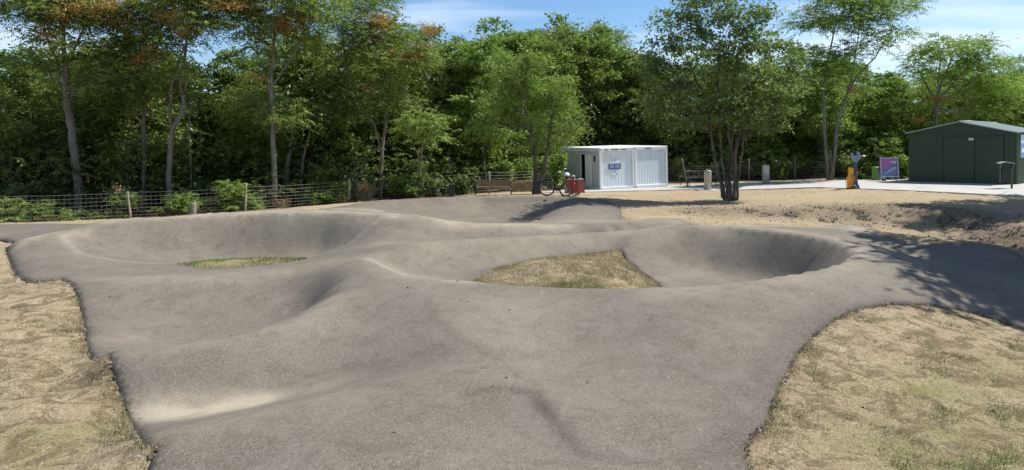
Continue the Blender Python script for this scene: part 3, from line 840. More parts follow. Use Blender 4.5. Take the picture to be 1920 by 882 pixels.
slab('concrete_pad', [px(*p)[:2] for p in ((1383, 355.5, .25), (1530, 352.5, .42), (1590, 356, .45), (1750, 362.5, .48), (1930, 371, .5), (2100, 378, .5))] + [(36, 33), (34, 46), (24, 46)] + [px(*p)[:2] for p in ((1690, 341, .42), (1600, 339.5, .35), (1520, 341.5, .3), (1450, 346, .28), (1395, 349, .2))], M['concrete'])
slab('concrete_path', [(1.5, 37.2), (6.2, 39.2), (11.5, 39.8), (16.2, 39.8), (16.4, 42.6), (10.8, 43.2), (11.4, 48), (6.0, 41.0), (2.8, 40.0), (0.5, 39.0)][:5] + [(16.6, 43.5), (12.0, 44.6), (9.0, 43.8), (5.2, 41.8), (2.5, 40.0)], M['concrete'], 0.035)
# ------------------------------------------------------------------ foliage
def unit(v): return v / np.maximum(np.linalg.norm(v, axis=-1, keepdims=True), 1e-9)

def leaf_quads(P, size, r, droop=0.25, aspect=0.5, outward=None):
    """diamond leaves, folded a little along the midrib by the random tilt"""
    n = len(P)
    d = r.normal(size=(n, 3)); d[:, 2] = d[:, 2] * .6 - droop
    if outward is not None: d += outward * .7
    d = unit(d)
    s = unit(np.cross(d, r.normal(size=(n, 3)) * [.7, .7, 1.3]))
    L_ = (size * r.uniform(.45, 1.5, n))[:, None]
    a = P; tip = P + d * L_; mid = P + d * L_ * .45
    V = np.stack([a, mid + s * L_ * aspect * .5, tip, mid - s * L_ * aspect * .5], 1).reshape(-1, 3)
    Fq = np.arange(4 * n).reshape(-1, 4)
    return V, Fq

def frond_quads(P, D, length, r, pairs=6, droop=0.35, lw=0.44):
    """pinnate leaves: a drooping midrib with paired leaflets"""
    n = len(P); D = unit(D)
    side = unit(np.cross(D, np.array([0, 0, 1.0]) + r.normal(size=(n, 3)) * .35))
    Ln = (length * r.uniform(.65, 1.25, n))[:, None]
    Vs = []
    for k in range(pairs):
        t = (k + 1.0) / pairs
        p = P + D * Ln * t; p[:, 2] -= (droop * Ln[:, 0]) * t * t
        for sg in (-1, 1):
            dirl = unit(side * sg + D * .45 + np.array([0, 0, -.5]) + r.normal(size=(n, 3)) * .25)
            ll = Ln * .27 * (1.12 - .45 * t)
            w = unit(np.cross(dirl, np.array([0, 0, 1.0]) + r.normal(size=(n, 3)) * 1.0)) * ll * lw * .5
            mid = p + dirl * ll * .45
            Vs.append(np.stack([p, mid + w, p + dirl * ll, mid - w], 1))
    V = np.stack(Vs, 1).reshape(-1, 3)
    return V, np.arange(len(V)).reshape(-1, 4)

def clump_centres(blob, n, r, depth=None, shell=.42):
    c = np.array(blob[:3]); R = np.array(blob[3:6])
    d = unit(r.normal(size=(n, 3)))
    rad = r.uniform(shell ** 2, 1, n) ** .5
    return c + d * R * rad[:, None], d

def foliage_for(centres, dirs, kind, r, per, size, spread):
    n = len(centres)
    k = np.maximum(2, (per * r.uniform(.5, 1.5, n)).astype(int))
    rep = np.repeat(np.arange(n), k)
    sp = spread * r.uniform(.6, 1.35, n)[rep][:, None]
    off = r.normal(size=(len(rep), 3)) * sp * [1.12, 1.12, .5]
    P = centres[rep] + off
    if kind == 'frond':
        D = off / np.maximum(sp, 1e-6) * .6 + dirs[rep] * .5 + r.normal(size=off.shape) * .5
        D[:, 2] = D[:, 2] * .4 + .18
        return frond_quads(P, D, size, r)
    if kind == 'fine':
        V1, F1 = frond_quads(P, np.column_stack([r.normal(size=(len(P), 2)), r.normal(size=len(P)) * .3 - .35]), size, r, 5, .5, .42)
        return V1, F1
    return leaf_quads(P, size, r, outward=dirs[rep])

def limb_path(a, b, sag, r, n=5):
    a, b = Vector(a), Vector(b); pts = []
    w = Vector((r.uniform(-1, 1), r.uniform(-1, 1), r.uniform(-.3, .3))) * (b - a).length * .10
    for i in range(n + 1):
        t = i / n
        p = a.lerp(b, t) + Vector((0, 0, sag * math.sin(PI * t))) + w * math.sin(PI * t) + Vector((r.uniform(-1, 1), r.uniform(-1, 1), r.uniform(-1, 1))) * .03 * (b - a).length * (0 < i < n)
        pts.append(p)
    return pts

def crown_and_limbs(mb, stems, blobs, kind, r, pr, per_m2, per, size, spread, limbs=3):
    """stems: list of (points, radii); limbs grow from the stems to clumps of every blob"""
    Vs = []; Fs = []; off = 0
    allp = [(p, rad) for pts, rads in stems for p, rad in zip(pts, rads)]
    cc = []
    for bl in blobs:
        area = 4 * PI * ((bl[3] * bl[4] + bl[3] * bl[5] + bl[4] * bl[5]) / 3)
        n = max(4, int(area * per_m2))
        c, d = clump_centres(bl, n, r)
        cc.append(c)
        V, Fq = foliage_for(c, d, kind, r, per, size, spread)
        Vs.append(V); Fs.append(Fq + off); off += len(V)
        for q in range(limbs):
            t = Vector(c[pr.randrange(len(c))])
            best = min(allp, key=lambda s_: (s_[0] - t).length + (3.0 if s_[0].z > t.z - .15 else 0))
            s0, r0 = best
            pts = limb_path(s0, t, (t - s0).length * -.06, pr)
            rr = min(r0 * .55, .018 + .016 * (t - s0).length)
            mb.tube(pts, [rr * (1 - .82 * i / (len(pts) - 1)) for i in range(len(pts))], 5, False)
            for _ in range(2):
                t2 = Vector(c[pr.randrange(len(c))])
                m0 = pts[pr.randrange(2, len(pts) - 1)]
                if (t2 - m0).length < 2.5:
                    mb.tube(limb_path(m0, t2, 0, pr, 3), [rr * .5, rr * .35, rr * .22, rr * .1], 4, False)
    return np.concatenate(Vs), np.concatenate(Fs), np.concatenate(cc)

def tree_object(name, loc, label, cat, trunk_me, crown_me, cmat=None, rz=0.0, scale=(1, 1, 1), group=None, name2='crown'):
    root = empty(name, loc, rz, label, cat, group); root.scale = scale
    if trunk_me is not None: link_mesh('trunk', trunk_me, None, root)
    c = link_mesh(name2, crown_me, None, root)
    if cmat is not None:
        c.material_slots[0].link = 'OBJECT'; c.material_slots[0].material = cmat
    return root

def hero(name, label, cat, d, stems, blobs, kind, mats, seed=1, size=.66, per=18, per_m2=1.3, spread=.34, limbs=3, deep=.9, seeds=None, base_z=None, bark='bark'):
    """a tree laid out from photo outlines at distance d; its parts sit in metres round its foot"""
    r = np.random.default_rng(seed); pr = random.Random(seed)
    u0, v0 = stems[0][0][:2]
    foot = at(u0, v0, d); foot.z = z1(foot.x, foot.y) if base_z is None else base_z
    mb = MB(); ST = []
    for si, st in enumerate(stems):
        pts = []; rad = []
        dz = 0
        for i, (u, v, w) in enumerate(st):
            p = at(u, v, d)
            if si and i: dz += pr.uniform(-.25, .25)
            p.y += dz + (0 if i else 0)
            p.x *= p.y / d
            p -= foot
            if i == 0 and si < 99 and v > HOR + 50: p.z = min(p.z, -.1)
            pts.append(p); rad.append(w * (.82 if name != 'shade_tree' else .88) / F * d / 2)
        # refine with small bends
        P2 = []; R2 = []
        for i in range(len(pts) - 1):
            for j in range(4):
                t = j / 4
                p = pts[i].lerp(pts[i + 1], t)
                if j: p += Vector((pr.uniform(-1, 1), pr.uniform(-1, 1), 0)) * .035
                P2.append(p); R2.append(rad[i] * (1 - t) + rad[i + 1] * t)
        P2.append(pts[-1]); R2.append(rad[-1])
        if v0 > HOR + 50 and si == 0: R2[0] *= 1.2
        mb.tube(P2, R2, 9, True); ST.append((P2, R2))
    B = []
    for (u, v, ru, rv) in blobs:
        dd = d + pr.uniform(-deep, deep)
        p = at(u, v, dd) - foot
        B.append((p.x, p.y, p.z, ru / F * d, max(ru, rv) / F * d * .85, rv / F * d))
    V, Fq, cc = crown_and_limbs(mb, ST, B, kind, r, pr, per_m2, per, size, spread, limbs)
    root = empty(name, foot, 0, label, cat)
    mb.build('trunk', M[bark], root)
    link_mesh('crown', np_mesh('crown', V, Fq), mats, root)
    if seeds:
        SV = []; SF = []; o = 0
        for (u, v, ru, rv, n) in seeds:
            p = at(u, v, d - 1.0) - foot; n = int(n * 1.6)
            c = np.array(p) + r.normal(size=(n, 3)) * np.array([ru / F * d, .7, rv / F * d]) * .55
            rep = np.repeat(np.arange(n), 44)
            Pq = c[rep] + r.normal(size=(len(rep), 3)) * [.2, .2, .12]
            V, Fq = leaf_quads(Pq, .12, r, .3, .5); SV.append(V); SF.append(Fq + o); o += len(V)
        s = link_mesh('seed_clusters', np_mesh('seeds', np.concatenate(SV), np.concatenate(SF)), M['seed'], root)
        s['kind'] = 'stuff'
    return root

# ---- generic woodland trees: six crowns shared by the trees of the wood
def wood_variant(seed, kind, leafn, size, low=2.6, top=10.0, R=2.9):
    r = np.random.default_rng(seed); pr = random.Random(seed)
    mb = MB(); ST = []
    nst = pr.choice((1, 1, 2))
    for s in range(nst):
        x, y = pr.uniform(-.2, .2) * s * 2, pr.uniform(-.2, .2) * s
        pts = []; rad = []
        for i in range(9):
            t = i / 8
            pts.append(Vector((x, y, t * top * .86 - .15))); rad.append(.17 * (1 - .85 * t) * (1 if s == 0 else .7))
            x += pr.uniform(-.28, .28); y += pr.uniform(-.28, .28)
        mb.tube(pts, rad, 7); ST.append((pts, rad))
    B = []
    for i in range(11):
        t = (i + .5) / 11
        zc = low + (top - low - .9) * t
        rr = R * (1 - abs(t - .42) ** 1.6 * 1.1)
        a = i * 2.4 + pr.uniform(-.5, .5); q = rr * pr.uniform(.25, .62)
        br = pr.uniform(.95, 1.55) * (1.1 - .35 * t)
        B.append((q * math.cos(a), q * math.sin(a), zc + .4, br * 1.15, br * 1.15, br * .85))
    V, Fq, cc = crown_and_limbs(mb, ST, B, kind, r, pr, .95, leafn, size, .25, 1)
    return mb.mesh('woodland trunk', M['bark_dark']), np_mesh('woodland crown', V, Fq)
WV = []
for i in range(7):
    kind = ('leaf', 'leaf', 'frond', 'leaf', 'frond', 'leaf', 'fine')[i]
    nn = dict(leaf=92, frond=11, fine=16)[kind]
    t_, c_ = wood_variant(100 + i, kind, nn, dict(leaf=.22, frond=.68, fine=.46)[kind], low=(2.0, 3.0, 3.2, 1.6, 2.2, 2.4, 2.0)[i])
    c_.materials.append(M['leaf_mid']); WV.append((t_, c_))
print('woodland crown quads', [len(c.polygons) for _, c in WV])

def bush_variant(seed, h, R, kind='leaf', n=26, per=48, size=.15):
    r = np.random.default_rng(seed); pr = random.Random(seed)
    mb = MB(); cs = []; ds = []
    for i in range(n):
        a = pr.uniform(0, 2 * PI); q = R * pr.uniform(.1, .9) ** .7; zc = h * pr.uniform(.18, .92) * (1 - .3 * (q / R) ** 2)
        c = Vector((q * math.cos(a), q * math.sin(a), zc)); cs.append(c); ds.append((math.cos(a), math.sin(a), .3))
        if i % 2 == 0:
            mb.tube(limb_path((c.x * .15, c.y * .15, -.05), c, .1 * h, pr, 4), [.022, .018, .014, .009, .004], 5, False)
    V, Fq = foliage_for(np.array(cs), np.array(ds), kind, r, per, size, .20 * R ** .5)
    return mb.mesh('shrub stems', M['bark_dark']), np_mesh('shrub leaves', V, Fq)
BV = []
for i in range(5):
    kind = ('leaf', 'frond', 'leaf', 'frond', 'leaf')[i]
    t_, c_ = bush_variant(200 + i, 2.4, 1.5, kind, 34, 60 if kind == 'leaf' else 6, .17 if kind == 'leaf' else .55)
    c_.materials.append(M['leaf_mid']); BV.append((t_, c_))

# fence line in plan, used to keep the wood behind it
FPOST = [(-215, 426, -.60), (-2000, 0, 0)]
def fl_at(x): return float(np.interp(x, [-60, -23, -17, -9, -4, 0, 3, 8, 13, 17, 24, 32, 50], [25, 27.5, 31, 34.5, 36.5, 40.5, 48, 50, 47, 45, 46, 47, 44]))
TOPV = lambda u: float(np.interp(u, [-300, 0, 60, 110, 200, 340, 400, 470, 540, 620, 700, 790, 840, 900, 940, 1000, 1060, 1130, 1180, 1240, 1400, 1480, 1560, 1640, 1700, 1760, 1860, 1950, 2300],
                                 [60, 80, 105, 50, 70, 72, 100, 105, 70, 55, 50, 55, 70, 38, 40, 50, 28, 40, 80, 100, 100, 110, 100, 130, 130, 110, 115, 115, 100]))
def zone(u):
    for lim, s in ((160, 'left of the thick grey trunk'), (330, 'behind the slim bare trunks'), (500, 'behind the forked pale trunk'), (700, 'behind the third fence post'),
                   (880, 'behind the biggest fence sapling'), (1050, 'behind the wooden bench'), (1270, 'behind the white containers'), (1470, 'behind the many-stemmed tree'),
                   (1680, 'behind the repair stand'), (9999, 'behind the green shed')):
        if u < lim: return s
pr = random.Random(42)
wood_count = {}
WORDS = ['broad', 'narrow', 'ragged', 'rounded', 'leaning', 'tall', 'bushy', 'loose', 'dense', 'spreading', 'feathery', 'lopsided']
USED = set()
def uniq(f, k):
    for j in range(12):
        l = f(WORDS[(k + j) % 12])
        if l not in USED: break
    USED.add(l); return l
SHADE = {'leaf_dark': 'dark green', 'leaf_mid': 'mid green', 'leaf_light': 'bright green', 'leaf_grey': 'grey green', 'leaf_yellow': 'yellow green'}
def palette(u, row):
    if u < 620: c = ['leaf_dark', 'leaf_mid', 'leaf_dark', 'leaf_mid']
    elif u < 880: c = ['leaf_mid', 'leaf_grey', 'leaf_mid', 'leaf_dark']
    elif u < 1000: c = ['leaf_light', 'leaf_mid', 'leaf_mid']
    elif u < 1200: c = ['leaf_dark', 'leaf_mid', 'leaf_mid']
    elif u < 1480: c = ['leaf_mid', 'leaf_dark', 'leaf_light']
    elif u < 1680: c = ['leaf_light', 'leaf_mid', 'leaf_light']
    else: c = ['leaf_light', 'leaf_yellow', 'leaf_mid']
    return c[pr.randrange(len(c))] if row else ('leaf_mid' if c[0] == 'leaf_dark' else c[0])
for row, (off, gap, rowname) in enumerate(((3.6, 4.3, 'at the front edge'), (7.5, 4.0, 'second row'), (12.5, 4.0, 'deep in the wood'), (20, 4.8, 'rearmost row'))):
    x = -50 - row * 3
    while x < 46 + row * 4:
        xx = x + pr.uniform(-1, 1); x += gap * pr.uniform(.8, 1.2)
        y = fl_at(xx) + off + pr.uniform(-1.2, 1.2) + (3.6 if xx < -4 else 0)
        u = 960 + F * xx / y
        if u < -400 or u > 2220: continue
        if row == 0 and -22 < xx < -3 and pr.random() < .15: continue
        vt = TOPV(u) + pr.uniform(-14, 26) + (10 if row == 0 else 0) + (16 if row == 3 else 0)
        if row == 0 and u < 700: vt += 35
        h = EYE + (HOR - vt) / F * y - z1(xx, y)
        s = h / 10.0
        i = pr.randrange(7)
        mname = palette(u, row)
        key = (mname, zone(u), rowname); k_ = wood_count.get(key, 0); wood_count[key] = k_ + 1
        word = WORDS[(i * 5 + k_ * 3 + row) % 12]
        lab = uniq(lambda w: '%s %s tree %s, %s' % (w, SHADE[mname], rowname, zone(u)), (i * 5 + k_ * 3 + row))
        wsc = s * pr.uniform(.9, 1.2)
        t = tree_object('woodland_tree', (xx, y, z1(xx, y) - .05), lab, 'tree', WV[i][0], WV[i][1], M[mname], pr.uniform(0, 6.28), (wsc, wsc, s), 'trees of the wood behind the track')
# undergrowth inside the wood
for row, (off, gap) in enumerate(((2.4, 2.9), (5.5, 2.6), (10, 3.0), (16, 3.6), (25, 4.5))):
    x = -42 - row * 3
    while x < 44 + row * 4:
        xx = x + pr.uniform(-.8, .8); x += gap * pr.uniform(.8, 1.2)
        y = fl_at(xx) + off + pr.uniform(-.9, .9)
        u = 960 + F * xx / y
        if u < -330 or u > 2190: continue
        if row == 0 and (u < 900) and pr.random() < .8: continue
        i = pr.randrange(5)
        if row == 0: mname = 'leaf_dark' if u < 900 else pr.choice(['leaf_light', 'leaf_mid'])
        else: mname = 'leaf_dark' if u < 900 else pr.choice(['leaf_dark', 'leaf_mid'])
        s = pr.uniform(.75, 1.15) * (1.0 if row == 0 else 1.45 + .3 * row)
        lab = uniq(lambda w: '%s %s shrub %s, %s' % (w, SHADE[mname], ('right behind the fence', 'second row', 'deep in the wood', 'rearmost row', 'beyond the rearmost row')[row], zone(u)), i + row * 3)
        tree_object('shrub', (xx, y, z1(xx, y) - .05), lab, 'shrub', BV[i][0], BV[i][1], M[mname], pr.uniform(0, 6.28), (s, s, s * pr.uniform(.9, 1.2)), 'undergrowth of the wood', 'foliage')

# ---- trees one can tell apart in the photo
hero('tree_of_heaven', 'tall tree with thick pale grey trunk at the left behind the wire fence', 'tree', 33,
     [[(148, 395, 18), (146, 340, 17), (140, 290, 17), (131, 230, 17), (125, 175, 15), (124, 130, 12), (118, 80, 9), (115, 20, 6)], [(126, 170, 8), (114, 130, 7), (95, 90, 5), (75, 40, 4)], [(124, 135, 7), (140, 90, 6), (160, 50, 4), (175, 10, 3)]],
     [(55, 15, 55, 30), (120, 5, 60, 35), (175, 25, 50, 35), (90, 60, 40, 22), (150, 95, 42, 30), (205, 60, 40, 35), (185, 150, 30, 28), (80, 120, 30, 25), (110, -50, 80, 40)], 'frond', M['leaf_mid'], 11, seeds=[(110, 30, 30, 25, 12), (170, 10, 40, 15, 10), (95, 75, 20, 20, 5)])
hero('tree_of_heaven', 'slim wavy tree with rusty seed clusters, between the thick trunk and the forked trunk', 'tree', 34.5,
     [[(268, 372, 9), (271, 300, 9), (268, 240, 9), (274, 190, 8), (276, 140, 7), (270, 90, 6), (268, 40, 4)], [(275, 150, 5), (285, 110, 4), (300, 70, 3)]],
     [(240, 20, 50, 32), (285, 75, 45, 30), (230, 105, 40, 30), (300, 10, 50, 30), (235, 165, 50, 26), (190, 190, 40, 26)], 'frond', M['leaf_mid'], 12, seeds=[(262, 120, 18, 12, 9), (295, 100, 22, 14, 12), (240, 40, 40, 20, 10), (240, 5, 40, 10, 10)])
hero('tree_of_heaven', 'dim straight grey trunk just left of the slim wavy tree', 'tree', 36.5,
     [[(247, 372, 14), (246, 320, 13), (243, 260, 11), (240, 200, 9), (246, 140, 6)]], [(225, 140, 45, 35), (270, 190, 45, 28), (215, 220, 35, 22)], 'frond', M['leaf_dark'], 13, bark='bark')
hero('tree_of_heaven', 'tree with a pale trunk forking into two curved stems behind the left fence', 'tree', 33.5,
     [[(318, 372, 13), (317, 320, 12), (320, 270, 12), (324, 240, 12), (342, 212, 10), (344, 190, 9), (338, 160, 8), (346, 120, 7), (352, 60, 5), (362, 10, 3)], [(322, 245, 8), (318, 210, 7), (322, 160, 6), (336, 110, 5), (350, 80, 4)], [(346, 170, 5), (362, 135, 4), (376, 120, 3)]],
     [(350, 15, 55, 30), (400, 5, 50, 26), (325, 65, 35, 26), (385, 50, 35, 18), (330, 120, 34, 22), (285, 150, 35, 25), (430, -10, 40, 25), (350, -40, 60, 30)], 'frond', M['leaf_mid'], 14, seeds=[(330, 30, 30, 12, 9), (420, 15, 30, 12, 8), (355, 55, 25, 15, 6)])
hero('young_tree', 'thin bare whip of a sapling right of the forked trunk', 'tree', 35,
     [[(359, 368, 5), (357, 310, 4), (354, 250, 4), (355, 205, 3)]], [(360, 195, 28, 18), (350, 170, 20, 14)], 'frond', M['leaf_dark'], 15)
hero('tree_of_heaven', 'tall tree with a broad rusty-tipped crown on a straight dark trunk, centre left', 'tree', 35,
     [[(516, 362, 12), (514, 300, 12), (512, 240, 11), (509, 190, 10), (508, 150, 9), (512, 110, 8), (514, 60, 5)], [(509, 165, 6), (525, 140, 5), (545, 110, 4), (575, 60, 3)], [(508, 180, 5), (496, 150, 4), (492, 120, 3)]],
     [(520, 15, 65, 32), (468, 45, 45, 25), (565, 55, 40, 26), (505, 90, 36, 22), (605, 15, 35, 24), (445, 5, 40, 20), (460, 190, 42, 26), (545, 215, 40, 24), (520, -35, 70, 30)], 'frond', M['leaf_mid'], 16, seeds=[(525, 45, 25, 15, 14), (560, 25, 30, 15, 8), (490, 15, 30, 15, 8), (488, 145, 14, 8, 4)])
hero('tree_stump', 'thick broken dark trunk right of the straight dark trunk, behind the fence', 'tree', 37,
     [[(538, 362, 16), (537, 330, 14), (541, 295, 11), (546, 280, 6)]], [(560, 262, 26, 14)], 'leaf', M['leaf_dark'], 17, size=.16, per=30, bark='bark_dark')
hero('young_tree', 'thin leaning grey stem behind the fence, centre left', 'tree', 37,
     [[(562, 360, 7), (568, 300, 6), (578, 260, 4), (584, 220, 3)]], [(590, 205, 30, 18)], 'frond', M['leaf_dark'], 18)
hero('tree_of_heaven', 'wide open-crowned tree with orange seed heads left of centre', 'tree', 38.5,
     [[(712, 352, 8), (716, 290, 8), (722, 240, 7), (726, 190, 6), (735, 140, 4)], [(716, 290, 5), (700, 230, 5), (662, 170, 5), (648, 110, 4), (640, 50, 3)], [(722, 235, 4), (752, 180, 4), (770, 110, 3)]],
     [(640, 25, 45, 30), (700, 65, 45, 30), (640, 90, 36, 26), (742, 60, 40, 22), (775, 100, 36, 24), (718, 135, 45, 28), (655, 160, 42, 26), (690, 5, 45, 22), (730, 190, 40, 22), (650, 215, 40, 24)], 'frond', M['leaf_mid'], 19,
     seeds=[(705, 45, 22, 14, 8), (725, 40, 20, 12, 6), (770, 108, 22, 12, 11), (808, 55, 12, 8, 6), (700, 70, 18, 10, 5), (735, 95, 15, 8, 4), (700, 165, 14, 8, 4), (785, 85, 14, 12, 5)])
hero('young_tree', 'young yellow green tree with a thin forked stem behind the biggest fence sapling', 'tree', 38,
     [[(786, 356, 6), (788, 310, 5), (792, 270, 4), (798, 245, 3)], [(788, 300, 3), (774, 270, 3), (762, 250, 2)]], [(800, 225, 34, 16), (815, 262, 26, 12), (770, 230, 26, 14)], 'frond', M['leaf_light'], 20)
hero('weeping_tree', 'bright green drooping tree with two dark stems beside the cargo bike', 'tree', 34.6,
     [[(1003, 367, 13), (1004, 330, 11), (1003, 290, 9), (996, 250, 8), (985, 200, 5)], [(1008, 366, 12), (1020, 320, 10), (1026, 280, 8), (1032, 240, 6), (1040, 200, 4)]],
     [(940, 195, 46, 34), (1000, 165, 50, 34), (1050, 195, 42, 32), (962, 150, 36, 24), (1072, 232, 26, 20), (920, 235, 28, 18), (998, 225, 50, 22), (1040, 160, 36, 24), (985, 120, 36, 24), (945, 118, 26, 20), (1022, 262, 40, 12)], 'fine', M['leaf_light'], 21, size=.5, per=24, per_m2=1.4, spread=.3, bark='bark_dark')
hero('shade_tree', 'many-stemmed tree standing alone on the dry plateau right of centre', 'tree', 30.0,
     [[(1361, 378, 12.2), (1355, 355, 9.8), (1349, 335, 8.6), (1340, 300, 7.3), (1334, 260, 6.1), (1329, 215, 4.9), (1312, 165, 3.7), (1285, 100, 2.5)],
      [(1367, 378, 9.2), (1362, 345, 6.1), (1352, 300, 5.5), (1350, 250, 4.9), (1345, 190, 3.7), (1350, 90, 2.5)],
      [(1370, 376, 9.2), (1366, 330, 7.3), (1370, 280, 6.1), (1374, 220, 4.9), (1376, 150, 3.7), (1390, 60, 2.5)],
      [(1377, 376, 8.6), (1378, 330, 6.7), (1380, 280, 5.5), (1390, 235, 4.9), (1405, 180, 3.7), (1432, 110, 2.5)],
      [(1381, 376, 6.1), (1384, 335, 4.9), (1391, 290, 4.2), (1394, 255, 4.2), (1408, 215, 3.7), (1450, 160, 2.5)],
      [(1365, 360, 4.9), (1372, 300, 4.2), (1366, 240, 3.7), (1340, 190, 3.1), (1300, 165, 2.5)]],
     [(1238, 105, 30, 36), (1280, 70, 42, 36), (1330, 35, 45, 38), (1390, 35, 45, 38), (1432, 80, 40, 36), (1472, 115, 34, 34), (1265, 145, 42, 30), (1330, 115, 46, 38), (1400, 135, 42, 34), (1455, 168, 40, 26), (1305, 190, 40, 20), (1240, 182, 28, 20),
      (1420, 205, 36, 16), (1365, 185, 30, 20), (1250, 50, 26, 24), (1290, 12, 32, 24), (1350, -20, 50, 28), (1420, 20, 34, 26), (1225, 150, 22, 26), (1290, 228, 34, 16), (1345, 225, 30, 14), (1400, 225, 30, 16), (1450, 200, 34, 20), (1490, 165, 22, 22), (1380, 90, 40, 30), (1222, 205, 24, 24), (1258, 232, 26, 18), (1478, 215, 24, 20), (1452, 240, 24, 12), (1215, 120, 18, 22), (1500, 125, 18, 22)], 'leaf', M['leaf_tree'], 22, size=.165, per=68, per_m2=1.7, spread=.27, limbs=4, bark='bark_dark')
hero('tree_of_heaven', 'tall airy tree with a crown reaching right into the open sky behind the repair stand', 'tree', 44,
     [[(1553, 334, 7.2), (1548, 280, 7.2), (1545, 220, 6.5), (1544, 170, 5.0), (1552, 110, 3.6), (1568, 40, 2.9)], [(1558, 334, 8.6), (1566, 280, 7.9), (1570, 230, 6.5), (1582, 190, 5.0), (1602, 150, 4.3), (1640, 110, 2.9), (1672, 60, 2.2)], [(1584, 190, 3.6), (1600, 130, 2.9), (1610, 60, 2.2)]],
     [(1520, 35, 36, 28), (1568, 18, 42, 32), (1620, 30, 42, 28), (1664, 18, 38, 20), (1702, 8, 26, 14), (1688, 58, 24, 10), (1640, 78, 26, 16), (1510, 98, 36, 24), (1552, 128, 40, 22), (1502, 148, 26, 20), (1588, 105, 34, 22), (1612, 165, 26, 12), (1580, -20, 60, 26), (1650, -15, 50, 18)], 'frond', M['leaf_light'], 23, size=.66, per=15, per_m2=1.3, seeds=[(1520, 25, 12, 10, 3), (1600, 172, 8, 6, 3)])
hero('tree_of_heaven', 'light green umbrella-shaped tree rising behind the green shed', 'tree', 47,
     [[(1757, 330, 7), (1756, 250, 7), (1756, 210, 7), (1757, 185, 6), (1768, 150, 4), (1785, 110, 3)], [(1757, 200, 5), (1740, 165, 4), (1722, 130, 3)], [(1757, 190, 5), (1785, 160, 4), (1820, 120, 3)], [(1757, 185, 4), (1760, 140, 3), (1764, 105, 2)]],
     [(1728, 108, 34, 14), (1772, 88, 36, 14), (1820, 86, 36, 16), (1852, 115, 32, 18), (1708, 135, 22, 10), (1800, 122, 36, 14), (1862, 160, 36, 18), (1828, 150, 28, 18), (1896, 178, 34, 22), (1740, 145, 24, 10), (1860, 205, 36, 16)], 'frond', M['leaf_yellow'], 24, size=.66, per=15, per_m2=1.4, seeds=[(1756, 185, 8, 5, 6), (1725, 222, 6, 4, 3)])
# trees that stand outside the picture on the right and throw their shade into it
def side_tree(x, y, i, s, lab, mname='leaf_mid', sz=None):
    tree_object('shade_tree', (x, y, z1(x, y) - .05), lab, 'tree', WV[i][0], WV[i][1], M[mname], 1.3 * i, (s, s, sz or s))
side_tree(17.7, 17.4, 0, 1.2, 'leafy tree on the dry grass beyond the right end of the track')
side_tree(17.4, 14.9, 3, 1.12, 'broad leafy tree right of the near lawn', sz=1.2)
side_tree(20.2, 17.0, 5, 1.3, 'taller leafy tree behind the two beyond the right end of the track', sz=1.6)
side_tree(27.0, 27.2, 1, 1.2, 'leafy tree beside the gravel ditch on the far right', sz=1.8)
# saplings growing along the wire fence
def sapling(u, v, d, h, R, n, mname, lab, seed, kind='frond', size=.62, seedhead=False, cat='sapling', nm='sapling', per=4):
    r = np.random.default_rng(seed); pr_ = random.Random(seed)
    p = at(u, v, d); zz = z1(p.x, p.y)
    root = empty(nm, (p.x, p.y, zz), 0, lab, cat)
    mb = MB(); P = []; D = []
    for i in range(n):
        a = pr_.uniform(0, 2 * PI); q = R * pr_.uniform(0, .62); z0 = h * pr_.uniform(.08, .85)
        if i % 3 == 0: mb.tube([(q * .3 * math.cos(a), q * .3 * math.sin(a), -.03), (q * .6 * math.cos(a), q * .6 * math.sin(a), z0 * .5), (q * math.cos(a), q * math.sin(a), z0)], [.016, .012, .006], 5, False)
        for k in range(per):
            b = a + pr_.uniform(-1.6, 1.6)
            P.append((q * math.cos(a), q * math.sin(a), z0 + pr_.uniform(-.06, .06))); D.append((math.cos(b), math.sin(b), pr_.uniform(.2, 1.1)))
    P, D = np.array(P), np.array(D)
    if kind == 'frond': V, Fq = frond_quads(P, D, size * min(1, R * 1.2), r, 8, .45, .36)
    elif kind == 'twig': V, Fq = leaf_quads(P, size, r, -1.2, .05)
    else: V, Fq = leaf_quads(np.repeat(P, 9, 0) + r.normal(size=(len(P) * 9, 3)) * .12, size, r)
    mb.build('stem', M['twig' if kind == 'twig' else 'bark_dark'], root)
    link_mesh('foliage', np_mesh('sapling leaves', V, Fq), M[mname], root)
    if seedhead:
        Pq = np.array([-.18, -.1, h * 1.0]) + r.normal(size=(90, 3)) * [.1, .1, .17]
        V, Fq = leaf_quads(Pq, .11, r); s = link_mesh('seed_head', np_mesh('seed head', V, Fq), M['dead'], root)
FD = lambda u: float(np.interp(u, [-200, 0, 245, 460, 655, 792, 925, 1010], [26, 27.6, 30, 32.4, 36.2, 38.0, 38.5, 40]))
